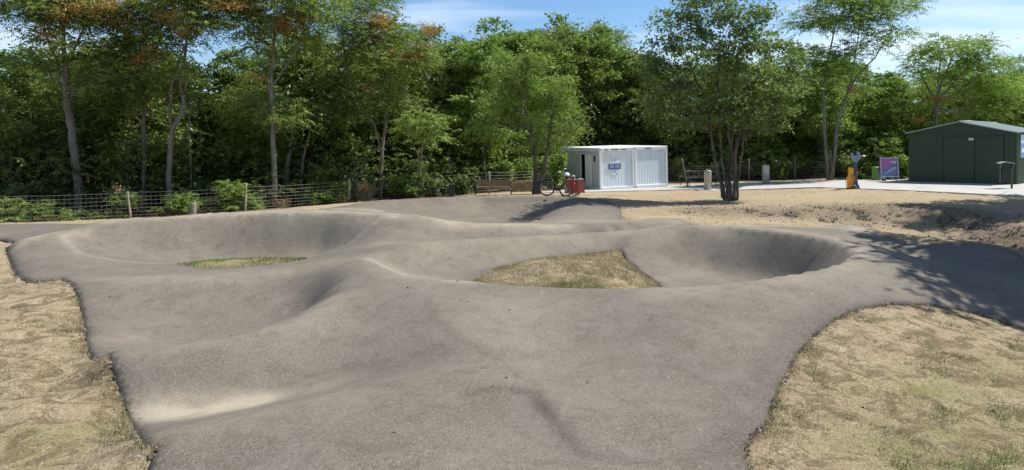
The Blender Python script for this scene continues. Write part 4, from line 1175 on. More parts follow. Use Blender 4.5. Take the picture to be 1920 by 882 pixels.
SAPS = [(12, 418, .3, 1.2, .8, 22, 'leaf_mid', 'leafy sapling at the far left end of the wire fence'),
        (62, 412, .7, 1.0, .8, 20, 'leaf_mid', 'low fern-like sapling left of the second trunk along the fence'),
        (118, 412, .4, .6, .7, 14, 'leaf_mid', 'low spreading sapling in front of the thick grey trunk'),
        (190, 410, .3, .4, .6, 12, 'leaf_mid', 'flat ground-hugging sapling left of the first wooden post'),
        (232, 408, .6, 1.35, .65, 22, 'leaf_light', 'sapling with a dry straw-coloured seed head beside the first wooden post'),
        (300, 404, .5, .5, .7, 14, 'leaf_mid', 'low bush between the first wooden post and the stubby concrete post'),
        (342, 402, .4, 1.15, .9, 46, 'leaf_light', 'bushy sapling just left of the stubby concrete post'),
        (382, 400, .9, 1.0, .6, 16, 'leaf_mid', 'thin sapling right of the stubby concrete post'),
        (436, 396, .5, 1.75, .75, 60, 'leaf_yellow', 'tall yellow green sapling left of the second wooden post'),
        (478, 394, .3, .8, .6, 16, 'leaf_light', 'small sapling with one long frond right of the second wooden post'),
        (598, 384, .5, 1.0, 1.0, 44, 'leaf_light', 'wide low sapling left of the third wooden post'),
        (634, 382, .6, 1.35, .7, 36, 'leaf_yellow', 'yellowish sapling touching the third wooden post'),
        (664, 380, .9, 1.9, .6, 26, 'leaf_grey', 'tall pale sapling rising behind the third wooden post'),
        (762, 372, .3, 1.55, 1.35, 84, 'leaf_light', 'biggest leafy sapling on the fence, left of the fourth wooden post'),
        (812, 369, .5, 1.15, .6, 26, 'leaf_grey', 'greyish sapling right of the fourth wooden post'),
        (868, 366, .4, 1.2, .65, 40, 'leaf_dark', 'dark bush between the black bin and the bench'),
        (945, 362, 1.9, 2.0, 1.0, 60, 'leaf_light', 'bright bush behind the bench'),
        (982, 356, 2.2, 2.3, 1.0, 60, 'leaf_light', 'bright tall bush behind the woven willow screen'),
        (1044, 350, 2.0, 2.6, .9, 70, 'leaf_yellow', 'bright yellow green bush behind the cargo bike saddle'),
        (1026, 352, 3.4, 2.4, .9, 50, 'leaf_light', 'bush between the two dark stems and the container')]
for i, (u, v, back, h, R, n, mn, lab) in enumerate(SAPS):
    sapling(u, v, FD(min(u, 1010)) + back, h, R, n, mn, lab, 300 + i, kind='leaf' if i in (15, 16, 17, 18, 19) else 'frond', size=.17 if i in (15, 16, 17, 18, 19) else .62, seedhead=(i == 4))
for i, (u, v, h, R, lab) in enumerate(((686, 382, .95, .75, 'dry straw-brown bush right of the third wooden post'), (530, 388, .45, .8, 'low dead brush at the foot of the fence, between second and third wooden post'),
                                       (645, 384, .4, .5, 'dry tuft at the foot of the third wooden post'), (795, 372, .4, .5, 'dry tuft at the foot of the fourth wooden post'))):
    sapling(u, v, FD(u) - .15, h, R, 60 if i == 0 else 26, 'dead', lab, 350 + i, kind='twig', size=.5 if i == 0 else .3, cat='dry bush', nm='dry_bush', per=6)
for i, (u, v, d, h, R, mn, lab) in enumerate(((1662, 330, 43.5, 3.0, 1.1, 'leaf_yellow', 'fern-like yellow green sapling above the green bin'), (1690, 336, 42.5, 1.6, .9, 'leaf_light', 'bush between the advertising board and the green shed'),
                                              (1610, 330, 44, 1.6, 1.3, 'leaf_mid', 'bush right of the repair stand, by the fence'), (1460, 333, 46.5, 1.5, 1.2, 'leaf_mid', 'bush by the fence behind the right steel bollard'))):
    sapling(u, v, d, h, R, 60, mn, lab, 380 + i, kind='frond' if i == 0 else 'leaf', size=.62 if i == 0 else .17)

print('UNIQUE TRIS', sum(len(m_.polygons) * (2 if len(m_.polygons) and len(m_.polygons[0].vertices) == 4 else 1) for m_ in bpy.data.meshes))
# ------------------------------------------------------------------ wire fence
def fence(name, posts, label, H=1.22, wires=8, vstep=.19, wr=.0052, lean=None, pmat='wood', ph=1.32):
    root = empty(name, posts[0], 0, label, 'fence'); o = Vector(posts[0])
    P = [Vector(p) - o for p in posts]; r = random.Random(len(posts))
    for i, p in enumerate(P):
        dx, dy = r.uniform(-.06, .06), r.uniform(-.05, .05)
        h = ph * r.uniform(.94, 1.08); w = r.uniform(.045, .06)
        if lean and i in lean: dx += lean[i][0]; h *= lean[i][1]
        mb = MB(); pts = [p + Vector((dx * t * 1.1 + r.uniform(-.02, .02), dy * t, h * t - .1 * (t == 0))) for t in (0, .25, .5, .75, .97, 1.0)]
        mb.tube(pts, [w * 1.1, w, w * r.uniform(.9, 1.15), w * .95, w * 1.05, w * .7], 8)
        mb.build('post', M[pmat], root)
    for i in range(len(P) - 1):
        a, b = P[i], P[i + 1]; n = max(2, int((b - a).length / vstep)); mb = MB()
        xs = [a.lerp(b, k / n) for k in range(n + 1)]
        gz_ = Z([q.x + o.x for q in xs], [q.y + o.y for q in xs]) - o.z
        hs = [0.06 + (H - .06) * (k / (wires - 1)) ** 1.12 for k in range(wires)]
        def pt(k, h):
            q = xs[k]; s = max(0.0, math.sin(PI * k / n))
            return Vector((q.x, q.y + .065 - (.02 * math.sin(k * .7 + h * 4)), float(gz_[k]) * s ** .3 * 1.0 + (q.z * (1 - s ** .3)) + h - .035 * s * h + .008 * math.sin(k * 1.9 + h * 9)))
        for h in hs:
            mb.tube([pt(k, h) for k in range(0, n + 1, 2)] + ([pt(n, h)] if n % 2 else []), wr, 4, False)
        for k in range(n + 1):
            mb.tube([pt(k, hs[0]), pt(k, hs[len(hs) // 2]), pt(k, hs[-1])], wr * .6, 3, False)
        mb.build('wire_netting', M['wire'], root)
    return root
def gp(u, v, d):
    p = at(u, v, d); return (p.x, p.y, z1(p.x, p.y))
fence('wire_fence', [gp(-240, 430, 25), gp(-30, 424, 27.3), gp(245, 412, 30), gp(460, 398, 32.4), gp(655, 383, 36.2), gp(792, 372, 38), gp(917, 366, 38.6), gp(1006, 360, 41), gp(1090, 355, 48.5)],
      'long wire mesh fence on crooked wooden posts along the left edge of the wood', lean={2: (-.12, 1.0)})
fence('wire_fence', [gp(1212, 345, 49), gp(1289, 340, 46.2), gp(1405, 339, 46.6), gp(1490, 336, 46.2), gp(1560, 333, 45.8), gp(1643, 330, 44.6), gp(1720, 330, 45.6), gp(1830, 330, 46.5)],
      'wire fence on taller grey posts behind the plateau on the right', H=1.15, wr=.004, lean={1: (-.35, 1.0), 4: (-.1, 1.25), 5: (0, 1.35)}, pmat='wood_dark', ph=1.62)

def stand(o, z): o.location.z = z
# stubby post on the verge
p = gp(362, 405, 30.6)
mb = MB(); mb.tube([(0, 0, -.1), (0, 0, .2), (.01, 0, .56), (.01, 0, .6)], [.15, .145, .14, .13], 12)
tag(mb.build('concrete_post', M['concrete_post'], None, p), 'stubby grey concrete post on the verge in front of the wire fence', 'post')

# black litter bin left of the bench
p = gp(847, 368, 37.4); root = empty('litter_bin', p, 0.1, 'small black litter bin by the fence, left of the bench', 'litter bin')
mb = MB(); mb.box((0, 0, .34), (.34, .34, .52)); mb.build('body', M['black'], root, bevel=.02)
mb = MB(); mb.box((0, 0, .63), (.40, .40, .045)); mb.build('lid', M['black'], root, bevel=.01)
mb = MB(); mb.tube([(0, 0, -.05), (0, 0, .09)], .05, 8); mb.build('foot', M['black'], root)

# ---- wooden bench
p = gp(925, 367.5, 36.2); root = empty('wooden_bench', p, -.04, 'wooden slatted bench with black end frames beside the willow screen', 'bench')
W_b = 1.86
pm = MB(); pm.box((0, 0, 0), (W_b, .03, .105)); plank_me = pm.mesh('plank', M['plank'], .006)
for h, y, t in ((.40, .0, 0), (.52, .02, .12), (.64, .045, .12), (.76, .075, .12)):
    o = link_mesh('back_plank', plank_me, None, root, (0, -.16 + y, h)); o.rotation_euler = (-t, 0, 0)
pm = MB(); pm.box((0, 0, 0), (W_b, .105, .03)); seat_me = pm.mesh('seat plank', M['plank'], .006)
for y in (.0, .12, .24, .36): link_mesh('seat_plank', seat_me, None, root, (0, y - .02, .42 + .01 * y))
for sx in (-1, 1):
    mb = MB(); x = sx * (W_b / 2 + .035)
    for a, b_ in (((x, .42, 0), (x, .40, .60)), ((x, -.2, 0), (x, -.15, .42)), ((x, -.15, .42), (x, -.06, .84)), ((x, -.17, .40), (x, .40, .40)), ((x, -.12, .62), (x, .44, .61))):
        mb.tube([a, b_], .028, 6)
    mb.build('end_frame', M['black'], root)
# ---- woven willow screen behind the bench
p0, p1 = Vector(gp(958, 363, 38.6)), Vector(gp(1004, 360, 39.0))
root = empty('willow_screen', (p0 + p1) / 2, 0, 'low woven willow screen between the bench and the two dark tree stems', 'screen')
cc_ = (p0 + p1) / 2; ex_ = (p1 - p0).normalized(); L2 = (p1 - p0).length
for k in range(6):
    t = (k / 5 - .5) * L2; mb = MB(); h = .66 + .12 * k / 5
    mb.tube([(ex_.x * t, ex_.y * t, -.05), (ex_.x * t, ex_.y * t, h)], .022, 6); mb.build('stake', M['wood_dark'], root)
for k in range(22):
    mb = MB(); h = .03 + k * .031; pts = []
    top_k = h / .70
    for j in range(21):
        t = (j / 20 - .5) * L2
        if h > .58 + .14 * j / 20: continue
        pts.append((ex_.x * t, ex_.y * t + .028 * math.sin(j * PI / 2 + k * PI + .5), h + .006 * math.sin(j * 2.1 + k)))
    if len(pts) > 2:
        mb.tube(pts, .017, 5); mb.build('willow_rod', M['wicker'], root)

# ---- cargo tricycle
p = gp(1052, 369.5, 31.8); p = (p[0], p[1], z1(p[0], p[1]) + .0)
S = 31.8 / F     # metres per photo pixel there
root = empty('cargo_tricycle', p, 0.0, 'black cargo tricycle with a red box carrier, parked on the berm before the container', 'cargo bike')
def bike_wheel(c, R, yaw=0.0):
    Mr = Matrix.Rotation(yaw, 3, 'Z')
    w = MB(); w.ring(c, R - .02, .034, 'Y', 30, 6, M=Mr); tyre = w.build('wheel', M['rubber'], root)
    w = MB(); w.ring(c, R - .05, .013, 'Y', 30, 5, M=Mr)
    w.build('rim', M['chrome'], tyre)
    w = MB()
    for k in range(16):
        a = 2 * PI * k / 16; e = Mr @ Vector(((R - .05) * math.cos(a), 0, (R - .05) * math.sin(a)))
        w.tube([(c[0], c[1] + (.02 if k % 2 else -.02), c[2]), (c[0] + e.x, c[1] + e.y, c[2] + e.z)], .0028, 3, False)
    w.tube([(c[0] - .0, c[1] - .05, c[2]), (c[0], c[1] + .05, c[2])], .028, 8)
    w.build('spokes', M['steel'], tyre)
bike_wheel((-.67, .0, .38), .375)
bike_wheel((.20, -.36, .31), .305, .12)
bike_wheel((.72, .36, .30), .305, .12)
mb = MB()
mb.tube([(-.67, .05, .38), (-.30, .03, .30)], .017, 6); mb.tube([(-.67, -.05, .38), (-.30, -.03, .30)], .017, 6)
mb.tube([(-.30, 0, .30), (-.44, 0, .82)], .022, 7); mb.tube([(-.67, .05, .38), (-.42, .02, .74)], .013, 6); mb.tube([(-.67, -.05, .38), (-.42, -.02, .74)], .013, 6)
mb.tube([(-.30, 0, .30), (-.10, 0, .25), (.10, 0, .42), (.16, 0, .62)], .03, 8)
mb.tube([(-.38, 0, .60), (-.15, 0, .45), (.08, 0, .40)], .02, 7)
mb.tube([(.20, -.34, .31), (.46, 0, .26), (.72, .34, .30)], .022, 7)
mb.tube([(.1, 0, .42), (.46, 0, .27)], .026, 7)
mb.build('frame', M['black'], root)
mb = MB(); mb.ring((-.30, -.05, .29), .095, .01, 'Y', 20, 5); mb.tube([(-.30, -.06, .29), (-.18, -.10, .20)], .012, 6); mb.box((-.16, -.13, .195), (.09, .09, .025)); mb.tube([(-.30, .06, .29), (-.42, .10, .37)], .012, 6); mb.box((-.44, .13, .38), (.09, .09, .025))
mb.build('crank', M['black'], root)
mb = MB(); mb.tube([(-.44, 0, .82), (-.47, 0, .95)], .014, 6); mb.build('seat_post', M['chrome'], root)
mb = MB(); mb.prism([(-.62, .96), (-.60, 1.0), (-.45, 1.0), (-.28, .985), (-.27, .96), (-.44, .945)], -.09, .09); mb.build('saddle', M['black'], root, bevel=.02)
mb = MB(); mb.tube([(-.85, 0, .62), (-.82, 0, .74), (-.72, 0, .79), (-.6, 0, .785)], .02, 6); mb.tube([(-.90, .05, .70), (-.50, .05, .80)], .012, 5); mb.tube([(-.90, -.05, .70), (-.50, -.05, .80)], .012, 5); mb.build('mudguard', M['black'], root)
mb = MB(); mb.tube([(.14, 0, .62), (.06, 0, 1.08)], .018, 6); mb.tube([(-.06, -.3, 1.14), (.04, -.22, 1.19), (.08, 0, 1.10), (.04, .22, 1.19), (-.06, .3, 1.14)], .014, 6)
mb.build('handlebar', M['black'], root)
for sy in (-1, 1):
    mb = MB(); mb.tube([(-.14, sy * .31, 1.12), (-.02, sy * .29, 1.155)], .021, 7); mb.build('grip', M['white'], root)
mb = MB(); mb.tube([(.05, .12, 1.16), (.16, .14, 1.26)], .007, 5); mb.ball((.18, .14, 1.28), .03, 8, 5); mb.build('bell', M['chrome'], root)
# box: side boards with a sloping heel, wooden edge strips
box = MB()
side = [(.16, .62), (.36, .16), (.80, .16), (.80, .78), (.13, .78)]
for y in (-.30, .30):
    box = MB(); box.prism(side, y - .01, y + .01); bx_o = box.build('side_board', M['red'], root)
mb = MB(); mb.box((.97, 0, .47), (.16, .62, .60)); mb.build('front_box', plain('bright red board', (.62, .09, .03), .4), root, bevel=.01)
mb = MB(); mb.box((.845, 0, .47), (.075, .635, .64)); mb.box((1.075, 0, .48), (.04, .65, .66)); mb.box((.97, 0, .795), (.25, .65, .03)); mb.box((.48, -.318, .155), (.66, .02, .03))
mb.tube([(.35, -.318, .16), (.36, -.318, .38), (.28, -.318, .52), (.15, -.318, .62)], .014, 5)
mb.box((.14, -.0, .72), (.03, .62, .16)); mb.build('wooden_trim', M['wood'], root)
mb = MB(); mb.box((.48, 0, .18), (.62, .58, .02)); mb.build('floor_board', M['red'], root)
mb = MB(); mb.prism([(.62 + .035 * math.cos(k * PI / 4), .62 + .04 * math.sin(k * PI / 4)) for k in range(8)], -.318, -.311); mb.prism([(1.0, .58), (1.04, .56), (1.04, .61), (1.0, .62)], -.318, -.311); mb.build('emblem', M['cream'], root)
mb = MB(); mb.tube([(.70, -.1, .78), (.80, -.1, .70)], .02, 5); mb.build('strap', M['cream'], root)
for (bx_, by_, w_, h_, mt, lab) in ((.30, -.05, .24, .98, 'cream', 'cream cloth bag with dark handles in the red box of the tricycle, under the helmet'), (.58, .06, .26, .98, 'cream', 'cream bag with a dark flap, nearest the front of the red box')):
    o = empty('cloth_bag', (p[0] + bx_, p[1] + by_, p[2] + .2), 0, lab, 'bag')
    mb = MB(); hh = h_ - .2
    vs = [];
    for k in range(7):
        t = k / 6; ww = w_ * (.5 + .08 * math.sin(k * 2.0) - .13 * t * t)
        for a in range(8): vs.append((ww * math.cos(a * PI / 4) * (1 + .08 * math.sin(a * 3 + k)), ww * .8 * math.sin(a * PI / 4), hh * t))
    fs = [(k * 8 + a, k * 8 + (a + 1) % 8, (k + 1) * 8 + (a + 1) % 8, (k + 1) * 8 + a) for k in range(6) for a in range(8)] + [tuple(range(48, 56))]
    mb.add(vs, fs, True); mb.build('body', M[mt], o)
    mb = MB(); mb.tube([(-.07, -w_ * .4, hh * .70), (-.05, -w_ * .36, hh * .98), (.05, -w_ * .36, hh * .98), (.07, -w_ * .4, hh * .70)], .012, 5); mb.box((0, -w_ * .43, hh * .86), (.12, .02, .09)); mb.build('handle', M['black'], o)
o = empty('bicycle_helmet', (p[0] + .27, p[1] - .05, p[2] + .985), 0, 'white bicycle helmet lying on the bag in the red box', 'helmet')
mb = MB(); mb.ball((0, 0, 0), (.15, .12, .135), 14, 6, half=True); mb.ring((0, 0, .0), .125, .016, 'Z', 16, 5); mb.build('shell', M['white'], o)
mb = MB(); mb.tube([(-.1, -.10, 0), (-.06, -.11, -.12), (.0, -.11, -.16)], .006, 4); mb.build('chin_strap', M['black'], o)

# ---- white containers
def container(name, loc, rz, label, door, sign, posters):
    root = empty(name, loc, rz, label, 'container')
    W, Lc, H = 2.56, 5.6, 2.62      # x: 0..W, y: 0..Lc (front at y=0)
    for x in (0, W):
        for y in (0, Lc):
            mb = MB(); mb.box((x + (.07 if x == 0 else -.07), y + (.07 if y == 0 else -.07), H / 2), (.14, .14, H - .02))
            mb.build('corner_post', M['white'], root, bevel=.01)
    mb = MB()
    for z_, hh in ((.09, .18), (H - .10, .20)):
        mb.box((W / 2, .06, z_), (W - .285, .12, hh)); mb.box((W / 2, Lc - .06, z_), (W - .285, .12, hh))
        mb.box((.06, Lc / 2, z_), (.12, Lc - .285, hh)); mb.box((W - .06, Lc / 2, z_), (.12, Lc - .285, hh))
    mb.build('frame_rails', M['white'], root, bevel=.008)
    mb = MB(); mb.box((W / 2, Lc / 2, H + .005), (W - .04, Lc - .04, .03)); mb.build('roof', M['white'], root)
    # ribbed front panel, every rib with its own edges
    n = 11; mb = MB(); y_ = .075; pw = (W - .28) / n; prof = []
    for k in range(n):
        x0 = .14 + k * pw
        prof += [(x0, y_ + .02), (x0 + pw * .16, y_ + .02), (x0 + pw * .24, y_), (x0 + pw * .92, y_), (x0 + pw * 1.0, y_ + .02)]
    for (xa, ya), (xb, yb) in zip(prof[:-1], prof[1:]):
        mb.add([(xa, ya, .18), (xb, yb, .18), (xb, yb, H - .20), (xa, ya, H - .20)], [(0, 1, 2, 3)])
    mb.box((W / 2, y_ + .06, H / 2), (W - .28, .02, H - .4))
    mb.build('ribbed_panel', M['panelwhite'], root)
    mb = MB(); mb.box((W / 2, .066, H - .31), (W - .30, .02, .20)); mb.build('header_panel', M['panelwhite'], root)
    mb = MB(); mb.box((W / 2, Lc - .05, H / 2), (W - .28, .03, H - .4)); mb.build('rear_panel', M['panelwhite'], root)
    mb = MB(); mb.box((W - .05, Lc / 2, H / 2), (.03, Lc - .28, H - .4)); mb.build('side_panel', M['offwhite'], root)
    for x in (.07, W - .07):
        for z_ in (.07, H - .07):
            mb = MB(); mb.ring((x, -.004, z_), .028, .008, 'Y', 10, 4); mb.tube([(x, .0, z_), (x, -.006, z_)], .024, 8); mb.build('corner_hole', M['black'], root)
    # left side wall
    if door:
        d0, d1 = 1.75, 2.35        # doorway from y=d0..d1
        zb, zt = .18, 2.22
        mb = MB()
        for ya, yb, za, zc in ((.14, .45, .18, H - .2), (.45, .85, .18, 1.72), (.45, .85, 2.18, H - .2), (.85, d0, .18, H - .2), (d0, d1, zt, H - .2), (d1, Lc - .14, .18, H - .2)):
            mb.box((.05, (ya + yb) / 2, (za + zc) / 2), (.04, yb - ya, zc - za))
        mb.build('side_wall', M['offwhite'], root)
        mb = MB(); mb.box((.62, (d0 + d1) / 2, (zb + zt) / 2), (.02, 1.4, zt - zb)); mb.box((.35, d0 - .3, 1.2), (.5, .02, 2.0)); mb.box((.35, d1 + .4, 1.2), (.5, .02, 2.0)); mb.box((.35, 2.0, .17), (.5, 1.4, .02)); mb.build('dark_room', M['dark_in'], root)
        fr = MB(); fr.box((.03, d0 - .03, (zb + zt) / 2), (.08, .05, zt - zb)); fr.box((.03, d1 + .03, (zb + zt) / 2), (.08, .05, zt - zb)); fr.box((.03, (d0 + d1) / 2, zt + .025), (.08, d1 - d0 + .11, .05)); fr.build('door_frame', M['white'], root)
        dr = MB(); dr.box((-.035, d0 - .42, (zb + zt) / 2), (.045, .78, zt - zb)); dr_o = dr.build('door', M['white'], root, bevel=.008)
        dr = MB(); dr.tube([(-.06, d0 - .12, 1.15), (-.11, d0 - .12, 1.15), (-.11, d0 - .24, 1.15)], .014, 6); dr.build('handle', M['black'], dr_o)
        wi = MB(); wi.box((.045, .65, 1.95), (.02, .40, .46)); wo_ = wi.build('window', M['glass'], root)
        wi = MB()
        for a in ((.03, .47, 1.95, .05, .03, .46), (.03, .83, 1.95, .05, .03, .46), (.03, .65, 1.735, .05, .33, .03), (.03, .65, 2.165, .05, .33, .03)): wi.box(a[:3], a[3:])
        wi.build('window_frame', M['white'], wo_)
        mb = MB(); mb.box((-.03, 4.55, 1.35), (.01, .012, 1.9)); mb.build('panel_joint', M['offwhite'], root)
        mb = MB(); mb.box((-.35, 2.0, .08), (.6, 1.1, .14)); mb.build('door_step', M['concrete'], root)
    else:
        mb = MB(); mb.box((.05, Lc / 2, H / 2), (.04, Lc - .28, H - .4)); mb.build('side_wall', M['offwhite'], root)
    # small plates with lines of print on the top rail
    for (x0, w_, mt) in posters:
        o = MB(); o.box((x0, -.004, H - .10), (w_, .006, .055)); po = o.build('name_plate', M['paper' if mt else 'concrete_post'], root)
        o = MB()
        for k in range(int(w_ / .035)): o.box((x0 - w_ / 2 + .025 + k * .035, -.010, H - .10 + .004 * (k % 3)), (.02, .003, .03 if k % 4 else .018))
        o.build('print', M['black'], po)
    if sign:
        cx = 1.12; y = .055
        s = MB(); s.box((cx, y, 1.78), (.78, .008, .36)); so = s.build('notice', M['paper'], root)
        t = MB()
        for row in range(3):
            x = cx - .34
            while x < cx + .3 - .1 * row:
                w_ = random.uniform(.03, .08); t.box((x + w_ / 2, y - .006, 1.90 - row * .055), (w_, .003, .022)); x += w_ + .02
        t.build('print', M['blueprint'], so)
        s = MB(); s.box((cx, y - .010, 1.46), (.88, .012, .36)); bo = s.build('sign_board', M['slate'], root)
        for sx in (-1, 1):
            t = MB(); t.box((cx + sx * .205, y - .019, 1.45), (.375, .006, .27)); q = t.build('sign_panel', M['signblue'], bo)
        t = MB()
        for sx in (-1, 1):
            for row in range(3):
                x = cx + sx * .205 - .15
                for _ in range(5):
                    w_ = random.uniform(.025, .07); t.box((x + w_ / 2, y - .025, 1.53 - row * .065), (w_, .003, .022)); x += w_ + .012
                    if x > cx + sx * .205 + .12: break
        t.build('print', M['cloudprint'], bo)
        t = MB()
        for k in range(4): t.box((cx - .33 + k * .2, y - .019, 1.615), (.10, .006, .028), ry=.12 * (k - 1.5))
        t.build('icons', M['cloudprint'], bo)
        s = MB(); s.box((cx + .02, y, 1.10), (.44, .008, .34)); po = s.build('paper_sheet', M['paper'], root)
        t = MB(); t.box((cx + .15, y - .007, .985), (.12, .004, .04)); t.build('print', M['slate'], po)
        t = MB()
        for k in range(4): t.box((cx - .02, y - .007, 1.20 - k * .045), (.28 - .03 * k, .003, .012))
        t.build('text_lines', M['wrench'], po)
    return root
ang = math.radians(24)
cA = Vector((5.48, 41.4, -.17)); cdir = Vector((math.cos(ang), math.sin(ang), 0))
r1 = container('site_container', cA, ang, 'white container with an open side door and a blue sign on its ribbed front', True, True, [(.50, .30, 0), (1.12, .55, 0), (1.78, .42, 0)])
cB = cA + cdir * 2.59; cB.z = -.10
r2 = container('site_container', cB, ang, 'plain white ribbed container without a sign, right of the one with the blue sign', False, False, [(1.05, .5, 0)])
for r_ in (r1, r2): r_.rotation_euler = (0, -.022, ang)
# thin dark pole beside the container
p = gp(1057, 350, 46.0); mb = MB(); mb.tube([(0, 0, -.1), (.02, 0, 1.9), (-.02, 0, 3.9)], [.035, .03, .022], 7)
tag(mb.build('thin_pole', M['bark_dark'], None, p), 'thin dark pole at the rear corner of the white containers', 'pole')

# ---- picnic table with metal frames
p = gp(1312, 346, 42.6); root = empty('picnic_table', p, .05, 'picnic table of grey planks with thin black steel benches, right of the containers', 'picnic table')
for k in range(4):
    mb = MB(); mb.box((0, -.24 + .16 * k, .98), (1.75, .145, .06)); mb.build('table_plank', M['wood_dark'], root, bevel=.008)
for sy in (-1, 1):
    for k in range(2):
        mb = MB(); mb.box((-.12, sy * .72 + (k - .5) * .15, .62), (1.9, .13, .045)); mb.build('seat_plank', M['wood_dark'], root, bevel=.006)
for sx in (-1, 1):
    mb = MB(); x = sx * .72
    mb.tube([(x, -.2, .95), (x, -.2, 0)], .022, 6); mb.tube([(x, .2, .95), (x, .2, 0)], .022, 6); mb.tube([(x, -.85, .03), (x, .85, .03)], .02, 6); mb.tube([(x, -.8, .59), (x, .8, .59)], .02, 6)
    mb.build('leg_frame', M['black'], root)
    for sy in (-1, 1):
        mb = MB(); x2 = -.12 + sx * .9
        mb.tube([(x2, sy * .85, 0), (x2, sy * .85, .62), (x2, sy * .85, .9 if sy < 0 else .62), (x2, sy * .6, .62), (x2, sy * .6, 0)], .016, 5); mb.build('bench_frame', M['black'], root)

# ---- steel bollards
def bollard(loc, h, rad, label, slab_):
    root = empty('steel_bollard', loc, 0, label, 'bollard', 'steel bollards on the plateau')
    mb = MB(); mb.tube([(0, 0, 0), (0, 0, h - .03), (0, 0, h)], [rad, rad, rad * .97], 24); mb.build('body', M['steel'], root)
    mb = MB(); mb.tube([(0, 0, h), (0, 0, h + .012)], rad * 1.02, 24); mb.build('cap', M['chrome'], root)
    mb = MB(); mb.tube([(-.05, 0, h), (-.05, 0, h + .05), (-.05, 0, h + .075)], [.04, .045, .02], 8); mb.build('knob', M['steel'], root)
    if slab_:
        mb = MB(); mb.box((-.02, 0, .0), (1.15, .9, .09)); mb.build('base_slab', M['concrete'], root, bevel=.01)
bollard(gp(1327, 357, 38.2), 1.14, .205, 'steel bollard on its own square slab left of the many-stemmed tree', True)
bollard(gp(1436, 347, 41.2), 1.20, .215, 'steel bollard on the pale path right of the many-stemmed tree', False)

# ---- bicycle repair stand: spanner-headed post and orange pump
d_ = 33.8; p = gp(1600, 354, d_); s_px = d_ / F
root = empty('repair_stand', p, -.25, 'bicycle repair stand with a big blue spanner head and an orange pump', 'repair stand')
mb = MB(); mb.box((.08, 0, 1.02), (.20, .12, 1.04)); mb.build('post', M['slate'], root, bevel=.02)
mb = MB(); mb.prism([(-.32, 0), (.30, 0), (.28, .10), (.20, .28), (.17, .50), (-.01, .50), (-.05, .28), (-.22, .12)], -.11, .11); mb.build('base', M['slate'], root, bevel=.012)
head = [(.02, 1.36), (-.06, 1.50), (-.12, 1.62), (-.12, 1.74), (-.10, 1.86), (-.04, 1.80), (-.01, 1.70), (.05, 1.665), (.12, 1.68), (.16, 1.74), (.16, 1.86), (.17, 1.92), (.26, 1.84), (.30, 1.72), (.29, 1.58), (.22, 1.46), (.18, 1.36)]
mb = MB(); mb.prism(head, -.085, .085); mb.build('spanner_head', M['wrench'], root, bevel=.01)
mb = MB(); mb.tube([(.28, 0, 1.67), (.58, 0, 1.69)], .026, 8); mb.build('hanger_arm', M['chrome'], root)
mb = MB(); mb.prism([(-.28, .04), (-.10, .14), (-.04, .34), (-.02, 1.08), (-.22, 1.08), (-.24, .66), (-.32, .58), (-.30, .40)], -.16, .10); pump = mb.build('pump_housing', M['orange'], root, bevel=.01)
mb = MB(); mb.tube([(-.12, -.175, .74), (-.10, -.18, .55), (-.16, -.18, .36), (-.28, -.18, .18)], .012, 5); mb.tube([(-.06, -.175, .30), (-.20, -.18, .12)], .008, 4); mb.box((-.10, -.17, .68), (.07, .03, .09)); mb.tube([(-.14, -.17, .76), (-.05, -.17, .72)], .008, 4); mb.build('red_marking', M['red'], root)
mb = MB(); mb.tube([(-.30, -.05, .60), (-.38, -.06, .45), (-.39, -.06, .20), (-.30, -.05, .05)], .010, 5); mb.build('air_hose', M['black'], root)
mb = MB(); mb.box((.03, -.10, .40), (.03, .02, .5)); mb.box((.03, -.10, .20), (.08, .03, .06)); mb.box((.10, -.125, .12), (.05, .02, .05)); mb.build('tool_hooks', M['chrome'], root)

